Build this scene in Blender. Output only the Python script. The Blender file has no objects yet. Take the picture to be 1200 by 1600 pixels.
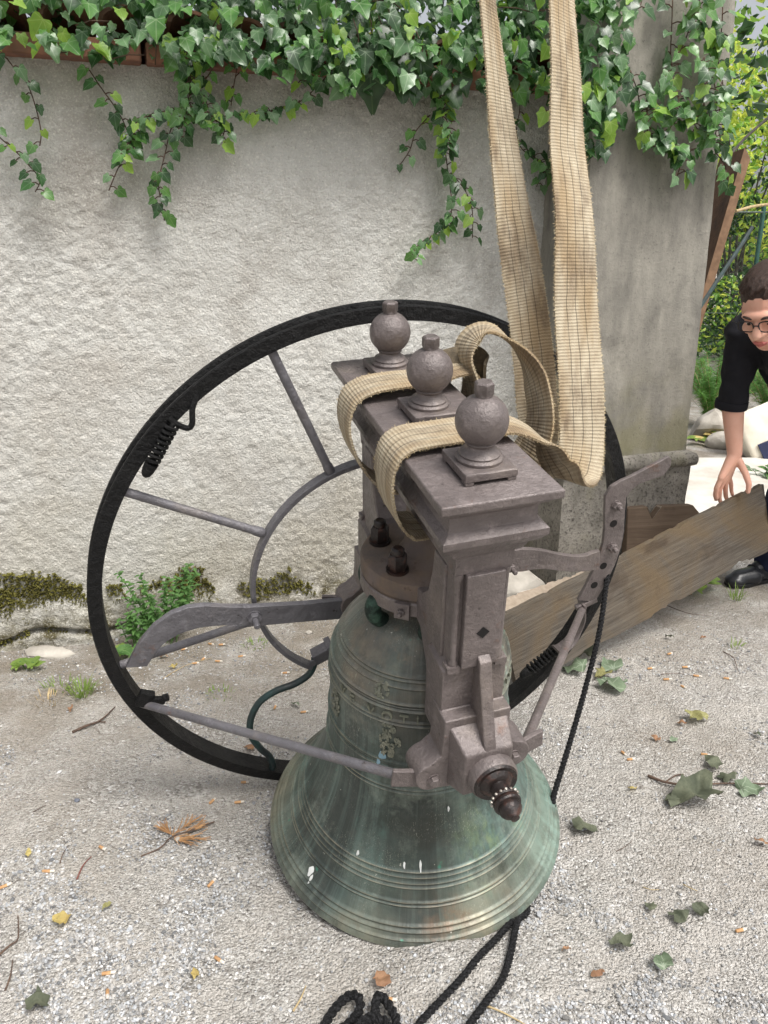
import bpy, math, random
import numpy as np
from mathutils import Vector, Matrix
R = math.radians
random.seed(7); rng = np.random.default_rng(7)
sc = bpy.context.scene
col = sc.collection
# ------------------------------------------------------------------ camera, sky, sun, exposure
CAM_H, PITCH = 1.35, R(18.0)
cd = bpy.data.cameras.new('camera'); cam = bpy.data.objects.new('camera', cd); col.objects.link(cam)
cd.sensor_fit = 'VERTICAL'; cd.sensor_height = 24.0; cd.lens = 18.0
cd.clip_start = 0.02; cd.clip_end = 500
cam.location = (0, 0, CAM_H); cam.rotation_euler = (math.pi/2 - PITCH, 0, 0)
sc.camera = cam
world = bpy.data.worlds.new('World'); sc.world = world; world.use_nodes = True
wn = world.node_tree.nodes; wl = world.node_tree.links
bg = wn['Background']
sky = wn.new('ShaderNodeTexSky'); sky.sky_type = 'NISHITA'; sky.sun_disc = False
SUN_EL, SUN_AZ = R(60), R(140)        # azimuth clockwise from +Y
sky.sun_elevation = SUN_EL; sky.sun_rotation = SUN_AZ
sky.air_density = 1.0; sky.dust_density = 6.0; sky.ozone_density = 0.5
hs_ = wn.new('ShaderNodeHueSaturation'); hs_.inputs['Saturation'].default_value = 0.25
wl.new(sky.outputs[0], hs_.inputs['Color']); wl.new(hs_.outputs[0], bg.inputs[0])
bg.inputs[1].default_value = 0.115
sd = bpy.data.lights.new('sun', 'SUN'); sd.energy = 1.5; sd.angle = R(24); sd.color = (1, .97, .92)
sun = bpy.data.objects.new('sun', sd); col.objects.link(sun)
sv = Vector((math.sin(SUN_AZ)*math.cos(SUN_EL), math.cos(SUN_AZ)*math.cos(SUN_EL), math.sin(SUN_EL)))
sun.rotation_euler = sv.to_track_quat('Z', 'Y').to_euler()
sc.view_settings.view_transform = 'Standard'; sc.view_settings.look = 'None'
sc.view_settings.exposure = 0.76; sc.view_settings.gamma = 1.0
sc.view_settings.use_curve_mapping = False
# ------------------------------------------------------------------ helpers
def s2l(r, g, b):
    f = lambda c: (c/255/12.92) if c/255 <= .04045 else ((c/255+.055)/1.055)**2.4
    return (f(r), f(g), f(b), 1)
CP, SP = math.cos(PITCH), math.sin(PITCH)
def ray(px, py):
    u, v = (px-600)/1200, (py-800)/1200
    return Vector((u, CP - v*SP, -SP - v*CP))
def at(px, py, t):                     # point seen there at depth t metres
    return Vector((0, 0, CAM_H)) + ray(px, py)*t
def gz(x, y):                          # height of the ground
    x = np.asarray(x, float); y = np.asarray(y, float)
    z = -0.055*np.exp(-((x+.05)/.55)**2 - ((y-1.97)/.30)**2)
    z = z + .014*np.exp(-((x-.16)/.2)**2 - ((y-1.17)/.09)**2)
    z = z - .055/(1+np.exp((x+.55)/.12))/(1+np.exp(-(y-2.36)/.07))
    z = z + .006*np.sin(x*3.1+1)*np.sin(y*2.7) + .004*np.sin(x*7.3+y*5.1)
    return z
def gp(px, py, dz=0.0):                # point of the ground seen there
    z = 0.0; d = ray(px, py)
    for k in range(6):
        t = (z - CAM_H)/d.z; x, y = d.x*t, d.y*t; z = float(gz(x, y)) + dz
    return Vector((x, y, z))
def put(o, label=None, cat=None, group=None, kind=None):
    if label: o['label'] = label
    if cat: o['category'] = cat
    if group: o['group'] = group
    if kind: o['kind'] = kind
    return o
def empty(name, loc=(0,0,0), **k):
    o = bpy.data.objects.new(name, None); o.empty_display_size = .1
    o.location = loc; col.objects.link(o); return put(o, **k)
class MB:
    """collects shapes, builds ONE mesh"""
    def __init__(s): s.v = []; s.f = []; s.uv = []; s.mi = []; s.cur = 0
    def add(s, v, f, uv=None):
        n = len(s.v); s.v += [tuple(p) for p in v]; s.f += [tuple(i+n for i in q) for q in f]
        s.uv += (list(uv) if uv is not None else [(p[0], p[1]) for p in v]); s.mi += [s.cur]*len(f); return s
    def box(s, c, h, M=None):
        c = Vector(c); M = M or Matrix.Identity(3)
        v = [c + M @ Vector((h[0]*a, h[1]*b, h[2]*d)) for a in (-1,1) for b in (-1,1) for d in (-1,1)]
        return s.add(v, [(0,1,3,2),(4,6,7,5),(0,4,5,1),(2,3,7,6),(0,2,6,4),(1,5,7,3)])
    def lathe(s, prof, n=32, M=None, o=(0,0,0), close=False):
        M = M or Matrix.Identity(3); o = Vector(o); v = []; uv = []
        for (r, z) in prof:
            for k in range(n):
                a = 2*math.pi*k/n; v.append(o + M @ Vector((r*math.cos(a), r*math.sin(a), z))); uv.append((k/n, z))
        m = len(prof); f = []
        for i in range(m if close else m-1):
            j = (i+1) % m
            for k in range(n):
                l = (k+1) % n; f.append((i*n+k, i*n+l, j*n+l, j*n+k))
        if not close:
            if prof[0][0] > 1e-6: f.append(tuple(range(n))[::-1])
            if prof[-1][0] > 1e-6: f.append(tuple((m-1)*n+k for k in range(n)))
        return s.add(v, f, uv)
    def tube(s, path, r, n=10, cap=True, rr=None):
        P = [Vector(p) for p in path]; v = []; f = []; N = None; uv = []; L = 0
        for i, p in enumerate(P):
            t = (P[min(i+1, len(P)-1)] - P[max(i-1, 0)])
            t = t.normalized() if t.length > 1e-9 else Vector((0,0,1))
            if N is None:
                N = t.cross(Vector((0,0,1)));  N = N if N.length > .1 else t.cross(Vector((1,0,0)))
            N = (N - t*N.dot(t)).normalized(); B = t.cross(N)
            if i: L += (p-P[i-1]).length
            q = rr[i] if rr else r
            for k in range(n):
                a = 2*math.pi*k/n; v.append(p + N*math.cos(a)*q + B*math.sin(a)*q); uv.append((k/n, L))
        for i in range(len(P)-1):
            for k in range(n):
                l = (k+1) % n; f.append((i*n+k, i*n+l, (i+1)*n+l, (i+1)*n+k))
        if cap: f.append(tuple(range(n))[::-1]); f.append(tuple((len(P)-1)*n+k for k in range(n)))
        return s.add(v, f, uv)
    def prism(s, pts, a, b, axis=1):   # outline in the two other axes, from a to b along axis
        def mk(p, c):
            return {1: (p[0], c, p[1]), 0: (c, p[0], p[1]), 2: (p[0], p[1], c)}[axis]
        n = len(pts); v = [mk(p, a) for p in pts] + [mk(p, b) for p in pts]
        f = [tuple(range(n))[::-1], tuple(range(n, 2*n))] + [(i, (i+1) % n, n+(i+1) % n, n+i) for i in range(n)]
        return s.add(v, f)
    def hexa(s, c, r, h, M=None):      # hexagonal nut along local z, from c
        M = M or Matrix.Identity(3); c = Vector(c)
        return s.lathe([(r*.93, 0), (r, h*.08), (r, h*.85), (r*.82, h)], 6, M, c)
    def rectloft(s, secs):             # [(halfx, halfy, z)]
        v = []; f = []
        for (a, b, z) in secs: v += [(-a,-b,z),(a,-b,z),(a,b,z),(-a,b,z)]
        for i in range(len(secs)-1):
            for k in range(4):
                l = (k+1) % 4; f.append((i*4+k, i*4+l, i*4+4+l, i*4+4+k))
        m = len(secs)*4-4; f += [(3,2,1,0), (m,m+1,m+2,m+3)]
        return s.add(v, f)
    def ribbon(s, path, wid, w, th):   # strap: centre line, width directions, width, thickness
        P = [Vector(p) for p in path]; v = []; uv = []; f = []; L = 0; nx = 8
        for i, p in enumerate(P):
            t = (P[min(i+1, len(P)-1)] - P[max(i-1, 0)]).normalized()
            W = Vector(wid[i]); W = (W - t*W.dot(t)).normalized(); Nn = t.cross(W)
            if i: L += (p-P[i-1]).length
            ww = w[i] if isinstance(w, list) else w
            for side in (1, -1):
                for k in range(nx+1):
                    u = k/nx - .5
                    e = th*(.5 if 0 < k < nx else .3)
                    v.append(p + W*u*ww + Nn*e*side); uv.append((k/nx, L))
        m = 2*(nx+1)
        for i in range(len(P)-1):
            a, b = i*m, (i+1)*m
            for k in range(nx):
                f.append((a+k, a+k+1, b+k+1, b+k)); f.append((a+nx+1+k+1, a+nx+1+k, b+nx+1+k, b+nx+1+k+1))
            f.append((a, b, b+nx+1, a+nx+1)); f.append((a+nx, a+2*nx+1, b+2*nx+1, b+nx))
        for a in (0, (len(P)-1)*m):
            for k in range(nx): f.append((a+k, a+k+1, a+nx+1+k+1, a+nx+1+k))
        return s.add(v, f, uv)
    def mesh(s, name, mats):
        me = bpy.data.meshes.new(name); me.from_pydata(s.v, [], s.f)
        for m in (mats if isinstance(mats, (list, tuple)) else [mats]): me.materials.append(m)
        u = me.uv_layers.new(name='UVMap'); li = np.zeros(len(me.loops), np.int32); me.loops.foreach_get('vertex_index', li)
        u.data.foreach_set('uv', np.asarray(s.uv, np.float32)[li].ravel())
        me.polygons.foreach_set('material_index', np.asarray(s.mi, np.int32))
        return me
    def build(s, name, mats, parent=None, sharp=35, bevel=0, smooth=True, **k):
        me = s.mesh(name, mats)
        import bmesh
        bm = bmesh.new(); bm.from_mesh(me); bmesh.ops.recalc_face_normals(bm, faces=bm.faces[:]); bm.to_mesh(me); bm.free()
        if smooth:
            me.shade_smooth(); me.set_sharp_from_angle(angle=R(sharp))
        o = bpy.data.objects.new(name, me); col.objects.link(o)
        if parent: o.parent = parent
        if bevel:
            m = o.modifiers.new('bevel', 'BEVEL'); m.width = bevel; m.segments = 2; m.limit_method = 'ANGLE'; m.angle_limit = R(38); m.harden_normals = True
        return put(o, **k)
def spline(pts, n=8):                  # catmull-rom through points
    P = [Vector(p) for p in pts]; out = []
    for i in range(len(P)-1):
        a, b, c, d = P[max(i-1,0)], P[i], P[i+1], P[min(i+2, len(P)-1)]
        for k in range(n):
            t = k/n; out.append(.5*((2*b) + (c-a)*t + (2*a-5*b+4*c-d)*t*t + (3*b-a-3*c+d)*t**3))
    return out + [P[-1]]
def rotm(zdir, xhint=(1,0,0)):         # 3x3 whose z axis is zdir
    z = Vector(zdir).normalized(); x = Vector(xhint); x = x - z*x.dot(z)
    if x.length < 1e-4: x = Vector((0,1,0)) - z*z.y
    x.normalize(); y = z.cross(x)
    return Matrix((x, y, z)).transposed()
YAX = rotm((0,1,0)); NYAX = rotm((0,-1,0))
# ------------------------------------------------------------------ material helper
class NT:
    def __init__(s, name, rough=.6, spec=.5, metal=0.0):
        s.m = bpy.data.materials.new(name); s.m.use_nodes = True; s.t = s.m.node_tree; s.n = s.t.nodes
        s.b = s.n['Principled BSDF']; s.out = s.n['Material Output']
        s.b.inputs['Roughness'].default_value = rough; s.b.inputs['Metallic'].default_value = metal
        s.b.inputs['Specular IOR Level'].default_value = spec
        s.tc = s.n.new('ShaderNodeTexCoord')
    def L(s, a, b): s.t.links.new(a, b)
    def _in(s, sock, v):
        if isinstance(v, bpy.types.NodeSocket): s.L(v, sock)
        elif v is not None:
            if sock.type == 'RGBA' and not hasattr(v, '__len__'): v = (v, v, v, 1)
            sock.default_value = v
    def obj(s): return s.tc.outputs['Object']
    def uvc(s): return s.tc.outputs['UV']
    def mapv(s, v, scale=(1,1,1), loc=(0,0,0)):
        n = s.n.new('ShaderNodeMapping'); s.L(v, n.inputs[0]); n.inputs['Scale'].default_value = scale; n.inputs['Location'].default_value = loc; return n.outputs[0]
    def noise(s, scale, detail=4, v=None, rough=.6, dist=0, out='Fac'):
        n = s.n.new('ShaderNodeTexNoise'); n.inputs['Scale'].default_value = scale; n.inputs['Detail'].default_value = detail
        n.inputs['Roughness'].default_value = rough; n.inputs['Distortion'].default_value = dist
        s.L(v if v is not None else s.obj(), n.inputs['Vector']); return n.outputs[out]
    def vor(s, scale, v=None, feat='F1', out='Distance', rnd=1):
        n = s.n.new('ShaderNodeTexVoronoi'); n.feature = feat; n.inputs['Scale'].default_value = scale
        n.inputs['Randomness'].default_value = rnd
        s.L(v if v is not None else s.obj(), n.inputs['Vector']); return n.outputs[out]
    def ramp(s, fac, stops, interp='LINEAR'):
        n = s.n.new('ShaderNodeValToRGB'); s.L(fac, n.inputs[0]); e = n.color_ramp.elements; n.color_ramp.interpolation = interp
        while len(e) < len(stops): e.new(.5)
        for q, (p, c) in zip(e, stops):
            q.position = p; q.color = c if hasattr(c, '__len__') else (c, c, c, 1)
        return n.outputs[0]
    def step(s, fac, a, b): return s.ramp(fac, [(a, 0), (b, 1)])
    def mix(s, a, b, f, mode='MIX'):
        n = s.n.new('ShaderNodeMix'); n.data_type = 'RGBA'; n.blend_type = mode
        s._in(n.inputs[0], f); s._in(n.inputs[6], a); s._in(n.inputs[7], b); return n.outputs[2]
    def math(s, op, a, b=None, c=None):
        n = s.n.new('ShaderNodeMath'); n.operation = op
        for i, x in enumerate((a, b, c)):
            if x is not None: s._in(n.inputs[i], x)
        return n.outputs[0]
    def sep(s, v):
        n = s.n.new('ShaderNodeSeparateXYZ'); s.L(v, n.inputs[0]); return n.outputs
    def comb(s, x, y, z):
        n = s.n.new('ShaderNodeCombineXYZ')
        for i, q in enumerate((x, y, z)): s._in(n.inputs[i], q)
        return n.outputs[0]
    def attr(s, name, out='Color'):
        n = s.n.new('ShaderNodeAttribute'); n.attribute_name = name; return n.outputs[out]
    def rand(s):
        n = s.n.new('ShaderNodeObjectInfo'); return n.outputs['Random']
    def color(s, c): s._in(s.b.inputs['Base Color'], c); return s
    def rough(s, r): s._in(s.b.inputs['Roughness'], r); return s
    def bump(s, h, strength=.5, dist=.01, prev=None):
        n = s.n.new('ShaderNodeBump'); n.inputs['Strength'].default_value = strength; n.inputs['Distance'].default_value = dist
        s.L(h, n.inputs['Height'])
        if prev is not None: s.L(prev, n.inputs['Normal'])
        s.L(n.outputs[0], s.b.inputs['Normal']); return n.outputs[0]
    def translucent(s, colr, f):
        t = s.n.new('ShaderNodeBsdfTranslucent'); s._in(t.inputs[0], colr); mx = s.n.new('ShaderNodeMixShader'); s._in(mx.inputs[0], f)
        s.L(s.b.outputs[0], mx.inputs[1]); s.L(t.outputs[0], mx.inputs[2]); s.L(mx.outputs[0], s.out.inputs[0]); return s
def simple(name, c, rough=.6, c2=None, scale=30, bump=0, metal=0, spec=.5):
    t = NT(name, rough, spec, metal); c2 = c2 or tuple(x*.6 for x in c[:3]) + (1,)
    t.color(t.mix(c2, c, t.step(t.noise(scale, 5), .3, .7)))
    if bump: t.bump(t.noise(scale*3, 4), bump, .003)
    return t.m
# ------------------------------------------------------------------ materials
def m_paint(name, c, c2, bscale=1.0):
    t = NT(name, .42, .6, .25)
    n1 = t.noise(9, 5); n2 = t.noise(60, 4); n3 = t.noise(24, 6, rough=.7)
    c_ = t.mix(c2, c, t.step(n1, .3, .68))
    c_ = t.mix(c_, tuple(x*.45 for x in c2[:3])+(1,), t.step(n3, .62, .74))
    c_ = t.mix(c_, tuple(min(1, x*1.35) for x in c[:3])+(1,), t.step(t.noise(34, 5, rough=.7), .56, .74))
    c_ = t.mix(c_, s2l(104,74,58), t.math('MULTIPLY', t.step(t.noise(13, 7, rough=.75), .60, .70), .65))
    c_ = t.mix(c_, s2l(58,50,48), t.math('MULTIPLY', t.step(t.noise(48, 4, rough=.7), .66, .70), .8))
    c_ = t.mix(c_, s2l(150,138,124), t.math('MULTIPLY', t.step(t.noise(5, 6, t.mapv(t.obj(), (1,1,.4)), .7), .54, .72), .35))
    t.color(c_); t.rough(t.ramp(n2, [(.3, .36), (.7, .56)]))
    b1 = t.bump(t.noise(26*bscale, 6, rough=.65), .6, .010); t.bump(t.noise(120*bscale, 3), .4, .002, b1)
    return t.m
MAUVE = m_paint('mauve_grey_paint', s2l(117,108,106), s2l(96,88,86))
STEEL = m_paint('blue_grey_paint', s2l(112,110,114), s2l(92,90,94))
t = NT('black_grease', .4, .3, .0); n = t.noise(30, 6)
t.color(t.mix(s2l(9,9,10), s2l(30,29,29), t.step(n, .5, .8))); t.rough(t.ramp(t.noise(14, 4), [(.3,.35),(.7,.65)]))
b1 = t.bump(t.noise(45, 6, rough=.7), .9, .012); t.bump(t.noise(160, 3), .5, .003, b1); GREASE = t.m
t = NT('dark_rust', .42, .6, .1); n = t.noise(40, 6)
t.color(t.mix(s2l(30,22,20), s2l(78,50,40), t.step(n, .5, .75))); t.bump(n, .6, .006); RUST = t.m
t = NT('dusty_brown_cast', .75, .3, 0); n = t.noise(7, 6, rough=.7)
c_ = t.mix(s2l(84,77,73), s2l(112,96,82), t.step(n, .38, .64)); c_ = t.mix(c_, s2l(112,102,100), t.step(t.noise(4, 3), .5, .7))
c_ = t.mix(c_, s2l(60,46,40), t.step(t.noise(25, 5), .6, .75)); t.color(c_); t.bump(t.noise(40, 5), .5, .006); DUST = t.m
t = NT('green_bronze', .6, .4, .2); n = t.noise(30, 6)
t.color(t.mix(s2l(24,40,34), s2l(74,104,88), t.step(n, .45, .7))); t.bump(n, .8, .006); VERD = t.m
GREENROD = simple('green_black_rod', s2l(40,68,66), .45, s2l(34,34,36), 14, .5)
t = NT('white_bead', .35, .5, .3); t.color(t.mix(s2l(120,112,104), s2l(196,190,180), t.step(t.noise(60, 2), .4, .6))); BEAD = t.m
# bell bronze
t = NT('bell_bronze', .4, .5, .3)
o = t.obj(); x, y, z = t.sep(o)
rad = t.math('SQRT', t.math('ADD', t.math('MULTIPLY', x, x), t.math('MULTIPLY', y, y)))
cx = t.math('DIVIDE', x, t.math('MAXIMUM', rad, .02)); cy = t.math('DIVIDE', y, t.math('MAXIMUM', rad, .02))
strk = t.comb(cx, cy, t.math('MULTIPLY', z, .28)); strk2 = t.comb(t.math('MULTIPLY', cx, 1.0), cy, t.math('MULTIPLY', z, .05))
big = t.noise(2.2, 5, o, .6); band = t.noise(2.0, 4, strk, .65, .4); fine = t.noise(14, 6, strk2, .7); mot = t.noise(26, 7, o, .7)
c_ = t.mix(s2l(60,67,63), s2l(98,116,109), t.step(t.mix(band, big, .5), .42, .60))
c_ = t.mix(c_, s2l(132,152,144), t.math('MULTIPLY', t.step(fine, .50, .74), .4))
c_ = t.mix(c_, s2l(138,148,136), t.math('MULTIPLY', t.step(t.noise(5, 6, o, .75), .52, .68), .6))
c_ = t.mix(c_, s2l(108,150,140), t.math('MULTIPLY', t.step(t.noise(3.1, 6, t.mapv(o, (1,1,.45)), .75), .54, .70), .6))
c_ = t.mix(c_, s2l(74,76,68), t.math('MULTIPLY', t.step(mot, .54, .68), .5))
# brown, coppery shoulder
up = t.ramp(z, [(.52, 0), (.66, .85)])
c_ = t.mix(c_, t.mix(s2l(92,90,84), s2l(130,118,102), t.step(t.noise(9, 6, o, .7), .42, .66)), t.math('MULTIPLY', up, t.step(t.noise(4, 4, o, .6), .30, .60)))
c_ = t.mix(c_, s2l(138,118,96), t.math('MULTIPLY', t.step(t.noise(7, 6, o, .7), .58, .70), t.math('MULTIPLY', up, .6)))
# tan and pale lip zone
low = t.ramp(z, [(.02, .6), (.16, 0)])
c_ = t.mix(c_, t.mix(s2l(104,100,84), s2l(142,128,102), t.step(t.noise(8, 6, o, .7), .4, .65)), t.math('MULTIPLY', low, t.step(big, .40, .6)))
# rust stain near the lip and light green runs
def spot(tx, ty, tz, r0, r1):
    d = t.n.new('ShaderNodeVectorMath'); d.operation = 'DISTANCE'
    wob = t.n.new('ShaderNodeVectorMath'); wob.operation = 'MULTIPLY_ADD'
    t.L(t.noise(12, 4, o, .6, 0, 'Color'), wob.inputs[0]); wob.inputs[1].default_value = (.12,.12,.12); t.L(o, wob.inputs[2])
    t.L(wob.outputs[0], d.inputs[0]); d.inputs[1].default_value = (tx+.06, ty+.06, tz+.06); return t.ramp(d.outputs['Value'], [(r0, 1), (r1, 0)])
c_ = t.mix(c_, s2l(118,84,56), t.math('MULTIPLY', t.math('MULTIPLY', spot(-.05, -.41, .03, .0, .10), t.step(mot, .36, .6)), .75))
c_ = t.mix(c_, s2l(134,152,106), t.math('MULTIPLY', t.math('MULTIPLY', spot(.11, -.30, .20, .02, .18), t.step(t.noise(9, 6, t.mapv(o, (1.4,1.4,.5)), .75), .50, .64)), .6))
c_ = t.mix(c_, s2l(136,168,158), t.math('MULTIPLY', t.math('MULTIPLY', spot(.16, -.26, .27, .0, .11), t.step(mot, .46, .62)), .6))
c_ = t.mix(c_, s2l(206,204,192), t.math('MULTIPLY', t.step(t.noise(60, 3, o, .5), .74, .77), .7))
c_ = t.mix(c_, s2l(60,140,116), t.math('MULTIPLY', t.step(t.noise(20, 2, o, .5), .72, .75), .7))
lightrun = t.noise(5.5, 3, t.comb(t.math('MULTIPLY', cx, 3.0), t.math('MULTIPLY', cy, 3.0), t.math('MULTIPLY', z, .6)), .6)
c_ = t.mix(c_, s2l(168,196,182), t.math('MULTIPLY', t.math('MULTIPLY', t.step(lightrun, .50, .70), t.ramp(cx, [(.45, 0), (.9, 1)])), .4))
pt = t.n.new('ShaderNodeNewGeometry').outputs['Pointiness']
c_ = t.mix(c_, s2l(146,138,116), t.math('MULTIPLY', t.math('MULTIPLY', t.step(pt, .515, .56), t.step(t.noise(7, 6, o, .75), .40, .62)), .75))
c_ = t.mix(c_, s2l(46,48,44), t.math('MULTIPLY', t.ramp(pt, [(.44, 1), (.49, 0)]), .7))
c_ = t.mix(c_, s2l(58,60,54), t.math('MULTIPLY', t.math('MULTIPLY', spot(-.05, -.29, .26, .03, .17), t.step(t.noise(6, 6, o, .75), .38, .56)), .75))
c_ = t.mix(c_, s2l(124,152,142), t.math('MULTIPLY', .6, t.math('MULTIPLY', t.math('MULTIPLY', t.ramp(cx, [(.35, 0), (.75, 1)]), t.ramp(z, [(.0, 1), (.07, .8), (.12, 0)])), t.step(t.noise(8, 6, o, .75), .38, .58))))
scr = t.noise(3, 2, t.mapv(o, (60,60,9)), .5, 3.0)
c_ = t.mix(c_, s2l(166,170,156), t.math('MULTIPLY', t.math('MULTIPLY', t.step(scr, .63, .66), t.step(t.noise(6, 3, o), .5, .6)), .55))
c_ = t.mix(c_, s2l(50,54,48), t.math('MULTIPLY', t.step(t.noise(4, 7, t.mapv(o, (2,2,.7)), .8), .56, .66), .55))
t.color(c_); t.rough(t.ramp(t.noise(11, 5, strk), [(.3, .33), (.7, .56)]))
t.L(t.ramp(mot, [(.4, .36), (.6, .12)]), t.b.inputs['Metallic'])
b1 = t.bump(t.noise(18, 4, strk), .25, .006); t.bump(t.noise(140, 4, o), .25, .0015, b1); BRONZE = t.m
RELIEF = simple('relief_bronze', s2l(134,134,118), .5, s2l(92,96,84), 60, .5, .1)
# webbing strap
t = NT('webbing', .9, .2)
u, v_, w_ = t.sep(t.uvc())
wob = t.math('MULTIPLY', t.math('SUBTRACT', t.noise(9, 3, t.comb(v_, 0.0, 0.0)), .5), .16)
uu = t.math('ADD', u, wob)
rib = t.math('SINE', t.math('MULTIPLY', t.math('ADD', v_, t.math('MULTIPLY', t.noise(30, 3, t.comb(u, v_, 0.0)), .004)), 2*math.pi/.0062))
ribm = t.ramp(rib, [(.0, 1), (.55, 0)])
c_ = t.mix(s2l(164,151,129), s2l(188,177,155), t.step(t.noise(5, 4, t.comb(u, t.math('MULTIPLY', v_, 3.0), 0.0)), .35, .65))
c_ = t.mix(c_, s2l(156,135,104), t.math('MULTIPLY', t.step(t.noise(2.2, 3, t.comb(t.math('MULTIPLY', u, .8), t.math('MULTIPLY', v_, 2.0), 3.0)), .46, .66), .8))
c_ = t.mix(c_, s2l(98,84,72), t.math('MULTIPLY', t.step(t.noise(2.6, 6, t.comb(t.math('MULTIPLY', u, .9), t.math('MULTIPLY', v_, 3.2), 8.0), .72), .50, .66), .62))
c_ = t.mix(c_, s2l(96,78,56), t.math('MULTIPLY', ribm, .22))
uc = t.math('ABSOLUTE', t.math('SUBTRACT', uu, .5)); lm = t.math('MINIMUM', uc, t.math('ABSOLUTE', t.math('SUBTRACT', uc, .21)))
ed = t.step(t.noise(14, 3, t.comb(u, v_, 5.0)), .58, .66)
line = t.math('MULTIPLY', t.math('LESS_THAN', lm, .011), t.math('SUBTRACT', 1.0, ed))
c_ = t.mix(c_, s2l(34,30,28), t.math('MULTIPLY', line, .55))
t.color(c_); t.bump(t.math('ADD', t.math('MULTIPLY', rib, .5), t.math('MULTIPLY', t.noise(400, 2), .6)), .6, .0015); WEB = t.m
FRAY = simple('frayed_edge', s2l(208,194,160), .95, s2l(150,128,92), 60)
# rope
t = NT('black_rope', .8, .25); t.color(t.mix(s2l(16,16,17), s2l(52,52,54), t.step(t.noise(300, 3), .45, .7))); t.bump(t.noise(700, 3), .8, .003); ROPE = t.m
# plaster wall
t = NT('roughcast_plaster', .92, .15)
x, y, z = t.sep(t.obj())
big = t.noise(1.3, 5, rough=.65); med = t.noise(5, 6, rough=.7); dr = t.noise(3.0, 5, t.mapv(t.obj(), (2.2, 2.2, .35)), .6)
c_ = t.mix(s2l(180,178,172), s2l(200,199,194), t.step(med, .35, .62))
c_ = t.mix(c_, s2l(162,157,149), t.math('MULTIPLY', t.step(t.noise(1.9, 7, t.mapv(t.obj(), (1,1,.8), (4,2,7)), .72), .50, .66), .65))
c_ = t.mix(c_, s2l(162,156,147), t.math('MULTIPLY', t.step(big, .50, .64), .75))
c_ = t.mix(c_, s2l(140,132,122), t.math('MULTIPLY', t.step(t.noise(2.1, 6, rough=.75), .56, .74), .55))
c_ = t.mix(c_, s2l(168,164,150), t.math('MULTIPLY', t.ramp(z, [(.25, .6), (.9, 0)]), t.step(t.noise(2.6, 5), .34, .6)))
c_ = t.mix(c_, s2l(160,151,141), t.math('MULTIPLY', t.ramp(z, [(1.35, 0), (1.95, .75)]), t.step(dr, .36, .58)))
c_ = t.mix(c_, s2l(92,86,62), t.math('MULTIPLY', t.ramp(z, [(.03, 1), (.20, 0)]), t.step(t.noise(9, 6, rough=.7), .40, .6)))
crk = t.vor(1.15, t.mapv(t.noise(3, 3, out='Color'), (1,1,1)), 'DISTANCE_TO_EDGE')
c_ = t.mix(c_, s2l(132,126,117), t.math('MULTIPLY', t.step(t.noise(120, 4, rough=.7), .56, .70), .5))
c_ = t.mix(c_, s2l(232,228,219), t.math('MULTIPLY', t.step(t.noise(140, 3), .52, .70), .5))
t.color(c_)
rc = t.noise(95, 4, rough=.6); rv = t.vor(130, feat='SMOOTH_F1')
b1 = t.bump(t.math('ADD', t.math('MULTIPLY', rv, -1.2), t.math('MULTIPLY', rc, .9)), .5, .007); t.bump(t.math('ADD', t.math('MULTIPLY', t.vor(260), -1.0), t.noise(380, 3)), .5, .004, b1); PLASTER = t.m
BRICK = simple('weathered_brick', s2l(150,104,84), .9, s2l(104,76,64), 14, .6)
TILE = simple('old_roof_tile', s2l(128,88,66), .9, s2l(72,54,46), 10, .6)
# pillar cement
t = NT('weathered_cement', .9, .2)
x, y, z = t.sep(t.obj())
n1 = t.noise(3, 6, t.mapv(t.obj(), (3,3,.9)), .65); n2 = t.noise(12, 6, rough=.7); n3 = t.noise(120, 3)
c_ = t.mix(s2l(118,115,108), s2l(152,148,138), t.step(n1, .34, .64))
c_ = t.mix(c_, s2l(98,95,90), t.math('MULTIPLY', t.step(n2, .5, .7), .45))
c_ = t.mix(c_, s2l(186,176,160), t.math('MULTIPLY', t.ramp(z, [(1.2, 0), (1.9, .8)]), t.step(t.noise(2, 4), .4, .6)))
c_ = t.mix(c_, s2l(126,122,88), t.math('MULTIPLY', t.ramp(z, [(.50, .8), (1.1, 0)]), t.step(t.noise(4, 5), .42, .6)))
c_ = t.mix(c_, s2l(78,76,72), t.math('MULTIPLY', t.step(n3, .60, .72), .55)); t.color(c_)
b1 = t.bump(n2, .35, .012); t.bump(n3, .5, .003, b1); CEMENT = t.m
t = NT('pebbly_concrete', .92, .2)
vc = t.vor(90, out='Color'); n2 = t.noise(10, 5)
c_ = t.mix(s2l(116,112,104), s2l(154,149,140), t.step(n2, .35, .65)); c_ = t.mix(c_, s2l(66,62,58), t.math('MULTIPLY', t.step(t.noise(75, 4, rough=.7), .52, .64), .8))
c_ = t.mix(c_, s2l(92,90,58), t.math('MULTIPLY', t.step(t.noise(5, 5), .55, .7), .55)); t.color(c_)
b1 = t.bump(t.noise(75, 4), .8, .006); PEBBLY = t.m
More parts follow.
